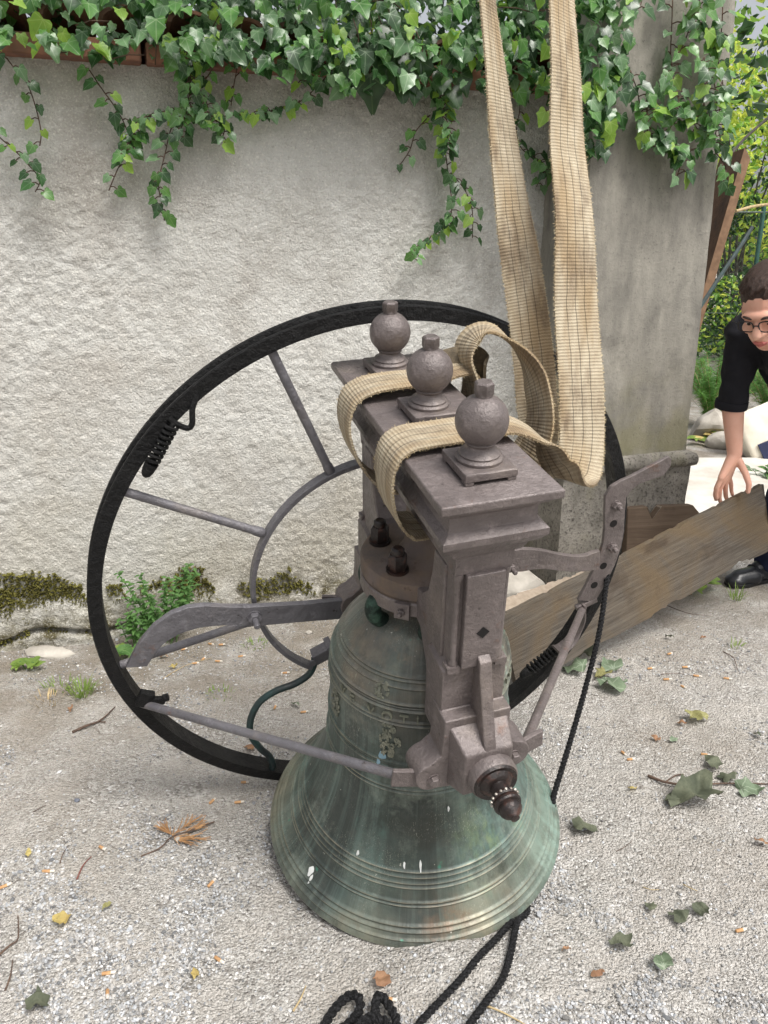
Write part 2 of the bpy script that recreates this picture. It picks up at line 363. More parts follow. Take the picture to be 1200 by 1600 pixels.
# ground
t = NT('gravel_ground', .95, .15)
o = t.obj(); n0 = t.noise(1.6, 5, o, .6); n1 = t.noise(6, 5, o, .65)
def cell(sc_):
    h = t.sep(t.vor(sc_, o, out='Color')); return h[0]
c1 = t.ramp(cell(150), [(0, s2l(126,122,117)), (.3, s2l(162,158,152)), (.7, s2l(188,185,179)), (.95, s2l(208,205,201)), (1, s2l(234,232,229))])
c2 = t.ramp(cell(330), [(0, s2l(138,133,126)), (.5, s2l(178,174,168)), (1, s2l(208,205,200))])
c_ = t.mix(c1, c2, t.step(t.noise(14, 4, o), .42, .58))
sand = t.mix(s2l(174,168,160), s2l(194,189,182), t.noise(300, 2, o))
c_ = t.mix(c_, sand, t.math('MULTIPLY', t.step(n1, .46, .66), .75))
c_ = t.mix(c_, s2l(148,139,127), t.math('MULTIPLY', t.step(n0, .5, .68), .5))
x, y, z = t.sep(o)
c_ = t.mix(c_, s2l(132,122,107), t.math('MULTIPLY', t.ramp(t.math('ADD', t.math('MULTIPLY', y, .25), t.math('MULTIPLY', x, -.08)), [(.47, 0), (.66, .75)]), t.step(t.noise(5, 5, o), .34, .6)))
c_ = t.mix(c_, s2l(84,78,70), t.math('MULTIPLY', t.step(t.noise(45, 4, o), .64, .74), .5))
t.color(c_)
hgt = t.math('ADD', t.math('MULTIPLY', t.vor(150, o), -1.0), t.math('MULTIPLY', t.vor(330, o), -.5))
b1 = t.bump(t.noise(20, 4, o), .6, .012); t.bump(hgt, 1.0, .007, b1); GRAVEL = t.m
t = NT('loose_stone', .85, .3); t.color(t.attr('stone_col')); STONE = t.m
SLAB = simple('pale_concrete', s2l(212,209,202), .9, s2l(176,168,156), 4, .3)
ROCK = simple('pale_rock', s2l(196,190,180), .9, s2l(140,134,124), 9, .7)
# leaves
def m_leaf(name, c, c2, vein=None, rough=.30, tr=.25, tc=None):
    t = NT(name, rough, .5); u, v, w = t.sep(t.uvc())
    base = t.mix(c2, c, t.step(t.noise(2.5, 3, t.mapv(t.n.new('ShaderNodeNewGeometry').outputs['Position'], (9,9,9))), .35, .65)); base = t.mix(base, tuple(x*.6 for x in c2[:3])+(1,), t.math('MULTIPLY', t.step(t.noise(18, 3), .45, .7), .5))
    if vein:
        vv = t.math('SUBTRACT', v, .03); d = t.math('SQRT', t.math('ADD', t.math('MULTIPLY', u, u), t.math('MULTIPLY', vv, vv)))
        a = t.math('ARCTAN2', u, vv); k = t.math('MULTIPLY', t.math('PINGPONG', t.math('ABSOLUTE', a), .42), d)
        base = t.mix(base, vein, t.math('MULTIPLY', t.math('LESS_THAN', k, .016), .6))
    t.color(base); t.translucent(tc or tuple(min(1, x*2.2) for x in c[:3])+(1,), tr); return t.m
IVY = [m_leaf('ivy_dark', s2l(54,92,46), s2l(34,62,32), s2l(130,152,120)),
       m_leaf('ivy_mid', s2l(94,138,68), s2l(62,104,50), s2l(150,170,130)),
       m_leaf('ivy_blue', s2l(114,146,104), s2l(78,112,74), s2l(160,178,150), .28),
       m_leaf('ivy_light', s2l(140,172,68), s2l(108,148,58), s2l(180,196,120), .45, .35)]
BIGLEAF = m_leaf('broad_dark_leaf', s2l(50,78,40), s2l(34,58,30), s2l(90,112,70))
SHRUB = [m_leaf('shrub_light', s2l(186,208,88), s2l(146,182,66), None, .4, .45), m_leaf('shrub_mid', s2l(124,160,70), s2l(94,134,56), None, .4, .35), m_leaf('shrub_dark', s2l(56,84,48), s2l(34,58,34), None, .35, .25)]
FENNEL = m_leaf('feathery_green', s2l(96,140,58), s2l(60,104,40), None, .6, .3)
WEED = m_leaf('weed_green', s2l(92,128,68), s2l(62,98,50), s2l(140,170,110), .5, .3)
GRASS = m_leaf('grass_green', s2l(128,150,70), s2l(96,122,56), None, .6, .3)
DRYGREEN = m_leaf('wilted_leaf', s2l(118,134,108), s2l(96,112,88), s2l(160,170,150), .6, .1)
DARKDRY = m_leaf('dark_wilted_leaf', s2l(100,104,84), s2l(72,78,62), None, .8, .05)
OLIVE = m_leaf('olive_leaf', s2l(140,138,88), s2l(120,116,74), s2l(170,166,120), .7, .1)
ORANGE = m_leaf('orange_leaf', s2l(158,124,94), s2l(128,94,70), None, .8, .1)
YELLOW = m_leaf('yellow_leaf', s2l(186,170,106), s2l(160,140,84), None, .8, .1)
TWIG = simple('twig_bark', s2l(104,84,70), .9, s2l(66,54,48), 60, .5)
STEM = simple('ivy_stem', s2l(96,72,58), .85, s2l(60,48,40), 40, .5)
PALESTEM = simple('dry_stem', s2l(190,170,130), .9, s2l(150,130,96), 40)
NEEDLE = simple('dry_needles', s2l(176,138,96), .9, s2l(140,102,68), 40)
FILTER = simple('filter_paper', s2l(200,160,114), .85, s2l(172,130,90), 90)
ASH = simple('cigarette_paper', s2l(226,220,208), .85, s2l(180,170,160), 60)
t = NT('moss', .95, .1); t.color(t.mix(s2l(92,88,52), s2l(128,124,66), t.step(t.noise(30, 4), .35, .65))); t.bump(t.noise(120, 3), .9, .01); MOSS = t.m
# wood
def m_wood(name, a, b, c, sc_=(1,1,1), grain=26):
    t = NT(name, .8, .25); v = t.mapv(t.obj(), sc_)
    n1 = t.noise(2.4, 5, v, .6, 1.4); w = t.noise(grain, 5, t.mapv(t.obj(), (sc_[0]*.035, sc_[1], sc_[2])), .8, .3); st = t.noise(3.3, 6, t.obj(), .7)
    k = t.mix(a, b, t.step(w, .38, .62)); k = t.mix(k, c, t.math('MULTIPLY', t.step(n1, .45, .65), .75))
    k = t.mix(k, s2l(66,56,48), t.math('MULTIPLY', t.step(st, .58, .72), .7))
    k = t.mix(k, s2l(60,48,38), t.math('MULTIPLY', t.step(t.noise(9, 4, t.mapv(t.obj(), (sc_[0]*.25, sc_[1], sc_[2])), .6), .64, .70), .6))
    t.color(k); t.bump(w, .8, .004); return t.m
PLANK = m_wood('weathered_plank', s2l(72,66,59), s2l(104,97,88), s2l(104,88,66), (1,1,1), 130)
BOARD = m_wood('brown_board', s2l(98,74,58), s2l(118,92,72), s2l(90,66,50))
BOARDEDGE = simple('board_edge', s2l(146,116,90), .85, s2l(112,86,66), 20)
NOTCH = m_wood('notched_timber', s2l(100,85,72), s2l(118,102,87), s2l(92,77,64))
PALEW = simple('split_pale_wood', s2l(168,154,138), .85, s2l(140,126,110), 50)
WIRE = simple('fence_wire', s2l(96,106,98), .6, s2l(70,82,74), 20, 0, .3)
GREENPOST = simple('green_post', s2l(36,84,72), .5, s2l(28,66,58), 20)
REDPOST = simple('red_post', s2l(110,40,36), .6, s2l(80,32,30), 20)
BARK = simple('dark_branch', s2l(84,80,72), .9, s2l(54,52,48), 20, .6)
# person and bag
t = NT('skin', .5, .4); t.color(t.mix(s2l(214,160,138), s2l(224,176,154), t.step(t.noise(14, 4), .3, .7)))
t.b.inputs['Subsurface Weight'].default_value = .12; t.b.inputs['Subsurface Radius'].default_value = (.02,.008,.005); t.bump(t.noise(300, 3), .15, .001); SKIN = t.m
t = NT('black_tshirt', .85, .2); t.color(t.mix(s2l(24,24,28), s2l(38,38,43), t.noise(20, 4))); t.bump(t.noise(500, 2), .4, .001); SHIRT = t.m
t = NT('navy_trousers', .85, .2); t.color(t.mix(s2l(28,32,54), s2l(40,46,72), t.noise(20, 4))); t.bump(t.noise(400, 2), .4, .001); NAVY = t.m
t = NT('black_leather', .32, .5); t.color(t.mix(s2l(24,25,28), s2l(42,43,47), t.noise(12, 4))); t.bump(t.noise(160, 4), .3, .002); LEATHER = t.m
t = NT('brown_hair', .5, .4); hw = t.noise(90, 6, t.mapv(t.obj(), (3.5,3.5,.5)), .8)
t.color(t.mix(s2l(40,29,25), s2l(84,62,52), t.step(hw, .35, .7))); t.bump(hw, .9, .005); HAIR = t.m
BLACKP = simple('black_plastic', s2l(20,20,22), .3, s2l(28,28,30), 10)
LIP = simple('lip_skin', s2l(190,110,102), .45, s2l(176,100,94), 20)
EYE = simple('eye_white', s2l(220,214,206), .3, s2l(200,192,184), 8); IRIS = simple('iris_brown', s2l(50,36,28), .2, s2l(30,22,18), 60)
CANVAS = simple('cream_canvas', s2l(236,230,214), .9, s2l(216,208,190), 12, .4)
BAGNAVY = simple('navy_panel', s2l(34,42,76), .8, s2l(28,34,62), 20)
EMBLEM = simple('emblem_print', s2l(150,156,170), .8, s2l(120,128,146), 30)
# ------------------------------------------------------------------ noise for meshes
def vnoise(P, seed=0):                 # smooth value noise on an (N,3) array
    P = np.asarray(P, float); i = np.floor(P).astype(np.int64); f = P - i; f = f*f*(3-2*f); out = 0
    def h(a):
        n = (a[:,0]*73856093) ^ (a[:,1]*19349663) ^ (a[:,2]*83492791) ^ (seed*2654435761)
        n = (n ^ (n >> 13)) * 1274126177; n = n & 0x7fffffff; n = (n ^ (n >> 15)) * 2246822519; return ((n & 0xffffff)/0xffffff)
    for dx in (0,1):
        for dy in (0,1):
            for dz in (0,1):
                w = (f[:,0] if dx else 1-f[:,0])*(f[:,1] if dy else 1-f[:,1])*(f[:,2] if dz else 1-f[:,2])
                out = out + w*h(i + np.array([dx,dy,dz]))
    return out
def fbm(P, oc=4, seed=0):
    s = 0; a = .5
    for k in range(oc): s = s + a*vnoise(np.asarray(P)*2**k, seed+k); a *= .5
    return s
def grid_mesh(name, X, Y, Z, mat, parent=None, **k):
    n, m = X.shape; V = np.stack([X, Y, Z], -1).reshape(-1, 3)
    i = np.arange(n*m).reshape(n, m); F = np.stack([i[:-1,:-1], i[1:,:-1], i[1:,1:], i[:-1,1:]], -1).reshape(-1, 4)
    me = bpy.data.meshes.new(name); me.vertices.add(len(V)); me.vertices.foreach_set('co', V.ravel().astype(np.float32))
    me.loops.add(F.size); me.loops.foreach_set('vertex_index', F.ravel().astype(np.int32))
    me.polygons.add(len(F)); me.polygons.foreach_set('loop_start', np.arange(0, F.size, 4, dtype=np.int32)); me.polygons.foreach_set('loop_total', np.full(len(F), 4, np.int32))
    me.update(calc_edges=True); me.validate(); me.shade_smooth(); me.materials.append(mat)
    o = bpy.data.objects.new(name, me); col.objects.link(o)
    if parent: o.parent = parent
    return put(o, **k)
# ------------------------------------------------------------------ ground
def axis_pts(a, b, step, far):
    c = np.arange(a, b+1e-6, step); g = [step]; 
    while sum(g) < far: g.append(g[-1]*1.35)
    e = np.cumsum(g); return np.concatenate([(a-e)[::-1], c, b+e])
xs = axis_pts(-1.7, 1.9, .011, 90); ys = axis_pts(.75, 3.5, .011, 90)
X, Y = np.meshgrid(xs, ys, indexing='ij'); Z = gz(X, Y)
Pn = np.stack([X, Y, 0*X], -1).reshape(-1, 3)
near = ((X > -1.8) & (X < 2.1) & (Y > .6) & (Y < 3.8)).reshape(-1)
dz = np.zeros(len(Pn)); dz[near] = (fbm(Pn[near]*16, 3)-.45)*.010 + (vnoise(Pn[near]*75, 9)-.5)*.005
Z = Z + dz.reshape(X.shape)
grid_mesh('ground', X, Y, Z, GRAVEL, kind='structure')
# loose stones lying on it
def ico():
    p = (1+5**.5)/2; v = np.array([(-1,p,0),(1,p,0),(-1,-p,0),(1,-p,0),(0,-1,p),(0,1,p),(0,-1,-p),(0,1,-p),(p,0,-1),(p,0,1),(-p,0,-1),(-p,0,1)], float)
    f = [(0,11,5),(0,5,1),(0,1,7),(0,7,10),(0,10,11),(1,5,9),(5,11,4),(11,10,2),(10,7,6),(7,1,8),(3,9,4),(3,4,2),(3,2,6),(3,6,8),(3,8,9),(4,9,5),(2,4,11),(6,2,10),(8,6,7),(9,8,1)]
    return v/np.linalg.norm(v[0]), np.array(f)
IV, IF = ico()
def tri_mesh(name, V, F, mat, colors=None, parent=None, uv=None, mi=None, smooth=False, **k):
    me = bpy.data.meshes.new(name); n = F.shape[1]
    me.vertices.add(len(V)); me.vertices.foreach_set('co', np.asarray(V, np.float32).ravel())
    me.loops.add(F.size); me.loops.foreach_set('vertex_index', F.ravel().astype(np.int32))
    me.polygons.add(len(F)); me.polygons.foreach_set('loop_start', np.arange(0, F.size, n, dtype=np.int32)); me.polygons.foreach_set('loop_total', np.full(len(F), n, np.int32))
    for m in (mat if isinstance(mat, list) else [mat]): me.materials.append(m)
    if mi is not None: me.polygons.foreach_set('material_index', np.asarray(mi, np.int32))
    me.update(calc_edges=True)
    if uv is not None:
        u = me.uv_layers.new(name='UVMap'); u.data.foreach_set('uv', np.asarray(uv, np.float32)[F.ravel()].ravel())
    if colors is not None:
        a = me.color_attributes.new('stone_col', 'FLOAT_COLOR', 'POINT'); a.data.foreach_set('color', np.asarray(colors, np.float32).ravel())
    if smooth: me.shade_smooth()
    else: me.shade_flat()
    o = bpy.data.objects.new(name, me); col.objects.link(o)
    if parent: o.parent = parent
    return put(o, **k)
def stones(n, seed):
    r = np.random.default_rng(seed)
    px = r.uniform(-60, 1260, n*3); py = 960 + (1640-960)*r.uniform(0, 1, n*3)**.75
    u = (px-600)/1200; v = (py-800)/1200; dzr = -SP - v*CP; t = -CAM_H/dzr; x = u*t; y = (CP - v*SP)*t
    d = fbm(np.stack([x*5, y*5, 0*x], -1), 3, 4); keep = r.uniform(0, 1, n*3) < np.clip((d-.40)*9, .05, 1)
    x, y = x[keep][:n], y[keep][:n]; m = len(x)
    sz = .0015 + .0026*r.uniform(0, 1, m)**3; big = r.uniform(0, 1, m) < .02; sz[big] *= 1.7
    sc3 = np.stack([sz*r.uniform(.8, 1.5, m), sz*r.uniform(.7, 1.1, m), sz*r.uniform(.5, .9, m)], -1)
    V = IV[None]*(1+r.uniform(-.25, .25, (m, 12, 1)))*sc3[:, None]
    a = r.uniform(0, 6.28, m); ca, sa = np.cos(a)[:, None], np.sin(a)[:, None]
    V = np.stack([V[..., 0]*ca - V[..., 1]*sa, V[..., 0]*sa + V[..., 1]*ca, V[..., 2]], -1)
    V += np.stack([x, y, gz(x, y) + sz*.35], -1)[:, None]
    F = (IF[None] + 12*np.arange(m)[:, None, None]).reshape(-1, 3)
    g = r.choice([.15, .25, .34, .43, .52, .68], m, p=[.12, .22, .28, .2, .13, .05]); tint = r.uniform(-.04, .05, m)
    c = np.stack([g*(1+tint), g, g*(1-tint*1.3), np.ones(m)], -1)
    return V.reshape(-1, 3), F, np.repeat(c, 12, 0)
V, F, C = stones(34000, 3)
tri_mesh('gravel', V, F, STONE, C, kind='stuff', label='loose grey and white gravel strewn over the yard floor', cat='gravel')
# pale concrete path beyond the pillar
m = MB(); m.box((2.75, 4.55, .012), (1.35, .80, .012)); m.build('concrete_path', SLAB, kind='structure', bevel=.01)
# ------------------------------------------------------------------ wall
WD = Vector((.9497, .3134, 0)); WN = Vector((.3134, -.9497, 0)); WO = Vector((-1.45, 2.62, 0)); WA = math.atan2(.3134, .9497)
def wallw(s, off, z): return WO + WD*s + WN*off + Vector((0, 0, z))
def wallpt(px, py, off=0.0):           # where the view through there meets the wall plane, off in front of it
    d = ray(px, py); o = Vector((0, 0, CAM_H)); p0 = WO + WN*off; t = (p0-o).dot(WN)/d.dot(WN); return o + d*t
wall = empty('garden_wall', WO, label='long rough plastered garden wall with terracotta coping under the ivy', cat='wall'); wall.rotation_euler = (0, 0, WA)
S, Zw = np.meshgrid(np.arange(-.75, 2.75, .0065), np.arange(-.14, 1.97, .0065), indexing='ij')
P3 = np.stack([S, 0*S, Zw], -1).reshape(-1, 3)
wv = P3 + .01*np.stack([vnoise(P3*40, 31), 0*S.ravel(), vnoise(P3*40, 32)], -1)
rough_ = .6+.8*vnoise(P3*2.3, 17)
off = (fbm(P3*1.6, 3, 1)-.45)*.026 + ((vnoise(wv*42, 2)-.5)*.0052 + (vnoise(wv*85, 3)-.5)*.0066)*rough_
off = off.reshape(S.shape)
edge = .16 + .05*np.sin(S*3+.5) + .06*(fbm(P3*5, 3, 8).reshape(S.shape)-.45); footing = 1/(1+np.exp((Zw-edge+.08)*60))
off = off + footing*(.022+.05*(fbm(P3*9, 3, 5).reshape(S.shape)-.4))*np.clip((1.5-S), .25, 1)
crack = np.exp(-((Zw-(-.025+.022*np.sin(S*5)+.02*np.sin(S*13)))/.010)**2)*(S < .95)*(S > -.5)
off = off - crack*.05
grid_mesh('plaster_face', S, -off, Zw, PLASTER, wall)
m = MB(); m.box((-.9, .24, .92), (3.62, .19, 1.03)); m.build('wall_core', CEMENT, wall)
x = -2.3; k = 0
while x < 2.7:
    L = random.uniform(.40, .47); m = MB(); m.box((0, 0, 0), (L/2-.006, .17, .030)); 
    b = m.build('brick', BRICK, wall, bevel=.006); b.location = (x+L/2, .115+random.uniform(-.012, .012), 1.992+random.uniform(-.003, .003)); b.rotation_euler = (random.uniform(-.02,.02), random.uniform(-.012,.012), random.uniform(-.02,.02)); x += L
x = -2.3
tm = MB()
for i in range(9):
    for sgn in (1, -1): pass
prof = [(.085*math.cos(a), .05*math.sin(a)) for a in np.linspace(0, math.pi, 9)]; prof += [(.070*math.cos(a), .038*math.sin(a)) for a in np.linspace(math.pi, 0, 9)]
tm.prism(prof, -.16, .16, axis=1); tme = tm.mesh('roof_tile', TILE); tme.shade_smooth(); tme.set_sharp_from_angle(angle=R(40))
while x < 2.6:
    o = bpy.data.objects.new('roof_tile', tme); col.objects.link(o); o.parent = wall
    o.location = (x, .10+random.uniform(-.02,.02), 2.03); o.rotation_euler = (R(-14)+random.uniform(-.05,.05), random.uniform(-.08,.08), random.uniform(-.1,.1)); x += .185
# moss on the foot of the wall
def tufts(name, regions, label, mat, n, hgt=.018):
    V = []; F = []; r = np.random.default_rng(11)
    for k in range(n):
        px0, py0, px1, py1 = regions[r.integers(len(regions))]
        px, py = r.uniform(px0-12, px1+12), r.uniform(py0-8, py1+8)
        cx_, cy_ = (px0+px1)/2, (py0+py1)/2; dd = ((px-cx_)/(px1-px0)*2)**2 + ((py-cy_)/(py1-py0)*2)**2
        nz = float(fbm(np.array([[px*.035, py*.05, 0.0]]), 3, 6)[0]) - .44
        if dd > 1.0 + nz*5: continue
        p = wallpt(px, py, .012); b = len(V); a = r.uniform(0, 6.28); w = r.uniform(.004, .009); h = r.uniform(.5, 1.2)*hgt
        d = WN*h + Vector((r.uniform(-.4,.4)*h, 0, r.uniform(-.2,.7)*h))
        for q in range(3):
            e = WD*math.cos(a+q*2.09)*w + Vector((0,0,1))*math.sin(a+q*2.09)*w - WN*.008; V.append(p+e)
        V.append(p+d); F += [(b,b+1,b+3),(b+1,b+2,b+3),(b+2,b,b+3)]
    return tri_mesh(name, np.array([tuple(v) for v in V]), np.array(F), mat, kind='stuff', label=label, cat='moss')
tufts('moss', [(-20,900,150,985),(-20,905,140,960),(-30,930,70,1015),(20,915,150,965),(165,900,225,960),(225,895,340,965),(270,905,345,950),(365,895,480,935)], 'brown green moss clinging along the foot of the plastered wall', MOSS, 5600, .011)
# stones at the foot of the wall, seen past the beam
def rock(name, loc, sz, seed, mat, **k):
    r = np.random.default_rng(seed); m = MB(); bm_v = []
    import bmesh
    bm = bmesh.new(); bmesh.ops.create_icosphere(bm, subdivisions=3, radius=1)
    P = np.array([v.co[:] for v in bm.verts]); Q = P.copy()
    for j in range(9):
        nrm = r.normal(size=3); nrm /= np.linalg.norm(nrm); dd = r.uniform(.55, .8); ex = Q@nrm - dd; Q -= np.clip(ex, 0, None)[:, None]*nrm*.92
    Q += (fbm(P*3+seed, 3, seed)[:, None]-.45)*P*.16
    for v, q in zip(bm.verts, Q): v.co = Vector(q*np.array(sz))
    me = bpy.data.meshes.new(name); bm.to_mesh(me); bm.free(); me.materials.append(mat); me.shade_smooth(); me.set_sharp_from_angle(angle=R(28))
    o = bpy.data.objects.new(name, me); col.objects.link(o); o.location = loc; return put(o, **k)
rock('rock', (.545, 2.98, .05), (.17, .10, .085), 2, ROCK, label='cracked grey stone at the wall foot behind the curved iron arm', cat='rock')
rock('rock', (.75, 2.90, .03), (.10, .08, .06), 5, ROCK, label='small grey stone between the plank and the pillar corner', cat='rock')
rock('rock', (-1.27, 2.60, -.058), (.10, .045, .03), 8, ROCK, label='low flat stone under the broken plaster left of the wheel', cat='rock')
# ------------------------------------------------------------------ pillar
pil = empty('gate_pillar', (.725, 2.99, 0), label='weathered grey cement gate pillar on a pebbly pedestal with ivy hanging over it', cat='pillar'); pil.rotation_euler = (0, 0, WA)
def slab(secs, seed, name, mat, n=26):     # square column surface with slight unevenness, secs (x0,x1,y0,y1,z)
    rows = []
    for (x0,x1,y0,y1,z) in secs:
        rows.append([(x0+(x1-x0)*i/n, y0, z) for i in range(n)] + [(x1, y0+(y1-y0)*i/n, z) for i in range(n)] + [(x1-(x1-x0)*i/n, y1, z) for i in range(n)] + [(x0, y1-(y1-y0)*i/n, z) for i in range(n)])
    A = np.array(rows); c = A.mean(1, keepdims=True); d = A-c; d[..., 2] = 0; d /= np.linalg.norm(d, axis=-1, keepdims=True)
    A = A + d*((fbm(A.reshape(-1,3)*6+seed, 4, seed).reshape(A.shape[:2])-.45)*.018)[..., None]
    A = np.concatenate([A, A[:, :1]], 1)
    m = len(rows); return grid_mesh(name, A[...,0], A[...,1], A[...,2], mat, pil)
W_, D_ = .615, .62
slab([(0, W_, 0, D_, z) for z in np.linspace(-.08, .525, 26)], 1, 'pedestal', PEBBLY)
tor = [(-.004,.525),(-.016,.532),(-.020,.545),(-.020,.562),(-.014,.578),(.004,.588),(.025,.592)]
slab([(e, W_-e, e, D_-e, z) for e, z in tor], 2, 'moulding', PEBBLY)
slab([(.018+.012*k, W_-.018-.040*k, .018, D_-.02, .588+2.5*k) for k in np.linspace(0, 1, 60)], 3, 'shaft', CEMENT)
# ------------------------------------------------------------------ the bell, its headstock and its wheel
BM = Matrix(((.95416169,-.29927079,.0035314),(.29301563,.93168474,-.21472166),(.06096977,.20591394,.9766689))); BS = .7830879
BT = Vector((.07448749,1.5731464,.07567563))
def bw(x, y, z): return BT + BM @ Vector((x, y, z))*BS
bell = empty('church_bell', label='green bronze church bell under a mauve iron headstock with a big black spoked wheel', cat='bell')
bell.matrix_world = Matrix.Translation(BT) @ (BM*BS).to_4x4()
# bell body
zk = [0,.012,.04,.09,.16,.23,.3,.37,.44,.52,.6,.68,.74,.79,.815,.84,.85]
rk = [.449,.439,.411,.371,.334,.301,.275,.260,.252,.248,.245,.232,.198,.158,.118,.07,.0]
pts = spline([(r, z, 0) for r, z in zip(rk, zk)], 34)
rings = [(.727,.0035,.003),(.719,.003,.003),(.703,.0025,.0025),(.664,.0045,.003),(.655,.003,.002),(.646,.0045,.003),(.613,.004,.003),(.602,.004,.003),(.473,.004,.003),(.464,.003,.002),(.451,.003,.003),(.386,.003,.0025),(.374,.003,.0025),(.160,.0035,.0025),(.146,.003,.002),(.131,.003,.002),(.120,.003,.002),(.086,.0035,.0025),(.078,.0025,.002),(.041,.004,.0025),(.030,.0035,.0025),(.016,.003,.002)]
outer = []
for p in pts:
    r, z = p.x, p.y
    if r < .20 and z > .74: outer.append((max(r, 1e-5), z)); continue
    outer.append((r + sum(a*1.45*math.exp(-((z-c)/w)**2) for c, a, w in rings), z))
inner = [(.415,.0),(.37,.04),(.33,.10),(.29,.18),(.265,.28),(.24,.40),(.225,.55),(.21,.66),(.17,.74),(.0,.78)]
m = MB(); m.lathe([(1e-5,.78)] + [(r, z) for r, z in inner[::-1][1:]] + [(.43,-.004)] + outer, 192)
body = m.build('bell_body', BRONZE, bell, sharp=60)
# crown loops
for a in (20, 75, 140, 200, 255, 320):
    ca, sa = math.cos(R(a)), math.sin(R(a)); m = MB()
    m.tube(spline([(.125*ca,.125*sa,.80),(.155*ca,.155*sa,.835),(.15*ca,.15*sa,.875),(.09*ca,.09*sa,.90),(.03*ca,.03*sa,.90)], 6), .021, 12); m.build('crown_loop', VERD, body)
# raised letters in the inscription band
fc = bpy.data.curves.new('letters', 'FONT'); fc.size = .038; fc.extrude = .0
def letters(txt, th0, zz, rr):
    a0 = th0
    for ch in txt:
        if ch == ' ': a0 += .012/rr; continue
        fc.body = ch; fo = bpy.data.objects.new('letter', fc); col.objects.link(fo)
        bpy.context.view_layer.update(); me = bpy.data.meshes.new_from_object(fo.evaluated_get(bpy.context.evaluated_depsgraph_get()))
        col.objects.unlink(fo); bpy.data.objects.remove(fo)
        import bmesh
        bm = bmesh.new(); bm.from_mesh(me); w = max(v.co.x for v in bm.verts)
        r = bmesh.ops.extrude_face_region(bm, geom=bm.faces[:]); up_ = set(v for v in r['geom'] if isinstance(v, bmesh.types.BMVert))
        for v in bm.verts:
            a = a0 + v.co.x/rr; q = rr + (.0045 if v in up_ else -.003); v.co = (q*math.cos(a), q*math.sin(a), zz + v.co.y - .0005)
        bmesh.ops.recalc_face_normals(bm, faces=bm.faces[:]); bm.to_mesh(me); bm.free(); me.materials.clear(); me.materials.append(RELIEF)
        o = bpy.data.objects.new('letter', me); col.objects.link(o); o.parent = body
        a0 += (w + .006)/rr
letters('V E   V O T I       L A', R(-166), .6105, .2435)
letters('P I V S     A V E', R(-52), .6075, .2435)
# cast relief medallions
def rbell(z): return float(np.interp(z, zk, rk))
def medallion(th, z0, w, h, seed, name='relief'):
    r = random.Random(seed); m = MB()
    for k in range(46):
        u, v = r.uniform(-1, 1), r.uniform(-1, 1)
        if abs(u) > .35 + .65*(1-abs(v)**1.5) or (v < -.5 and abs(u) > .55): continue
        pts_ = []; a0 = r.uniform(0, 6.28); rad_ = r.uniform(.08, .2)
        for j in range(7):
            aa = a0 + j*.75; uu, vv = u + rad_*(1-j*.09)*math.cos(aa), v + rad_*(1-j*.09)*math.sin(aa)
            zz = z0 + vv*h; q = rbell(zz) + .003; t_ = th + uu*w/q; pts_.append((q*math.cos(t_), q*math.sin(t_), zz))
        m.tube(pts_, .0032, 5)
    m.build(name, RELIEF, body)
medallion(R(-128), .545, .032, .052, 3); medallion(R(-134), .685, .018, .022, 5); medallion(R(-172), .55, .03, .045, 9); medallion(R(-60), .545, .03, .05, 12)
# droppings and paint marks
def mark(th, z0, w, h, mat, name='paint_mark'):
    m = MB(); n = 14; c = []
    for k in range(n):
        a = 2*math.pi*k/n; uu, vv = math.cos(a)*w*(1+.25*math.sin(3*a+th*7)), math.sin(a)*h*(1+.2*math.sin(2*a+th*5))
        zz = z0+vv; q = rbell(zz)+.0035; t_ = th+uu/q; c.append((q*math.cos(t_), q*math.sin(t_), zz))
    q = rbell(z0)+.005; m.add([(q*math.cos(th), q*math.sin(th), z0)] + c, [(0, k+1, (k+1) % n+1) for k in range(n)]); m.build(name, mat, body)
MARKW = simple('white_dropping', s2l(226,228,226), .8, s2l(206,208,204), 30); MARKB = simple('pale_blue_mark', s2l(140,172,188), .8, s2l(120,150,166), 30)
BBV = Matrix(BM).transposed()
def bell_hit(px, py):                  # angle and height on the bell surface of a point seen there
    o_ = BBV @ (Vector((0,0,CAM_H))-BT)/BS; d_ = BBV @ ray(px, py)
    for k in range(4000):
        p = o_ + d_*(1.2+k*.0006)
        if p.z < .79 and math.hypot(p.x, p.y) < rbell(max(p.z, 0)): return math.atan2(p.y, p.x), p.z
for px, py, w, h, mt in [(487,1360,.009,.011,MARKW),(487,1372,.004,.010,MARKW),(598,1178,.010,.016,MARKB),(592,1188,.005,.012,MARKB),(664,1162,.006,.007,MARKW),(560,1331,.004,.008,MARKW),(657,1352,.003,.016,MARKW),(632,1350,.003,.010,MARKW),(700,1262,.003,.008,MARKW)]:
    hh = bell_hit(px, py)
    if hh: mark(hh[0], hh[1], w, h, mt)
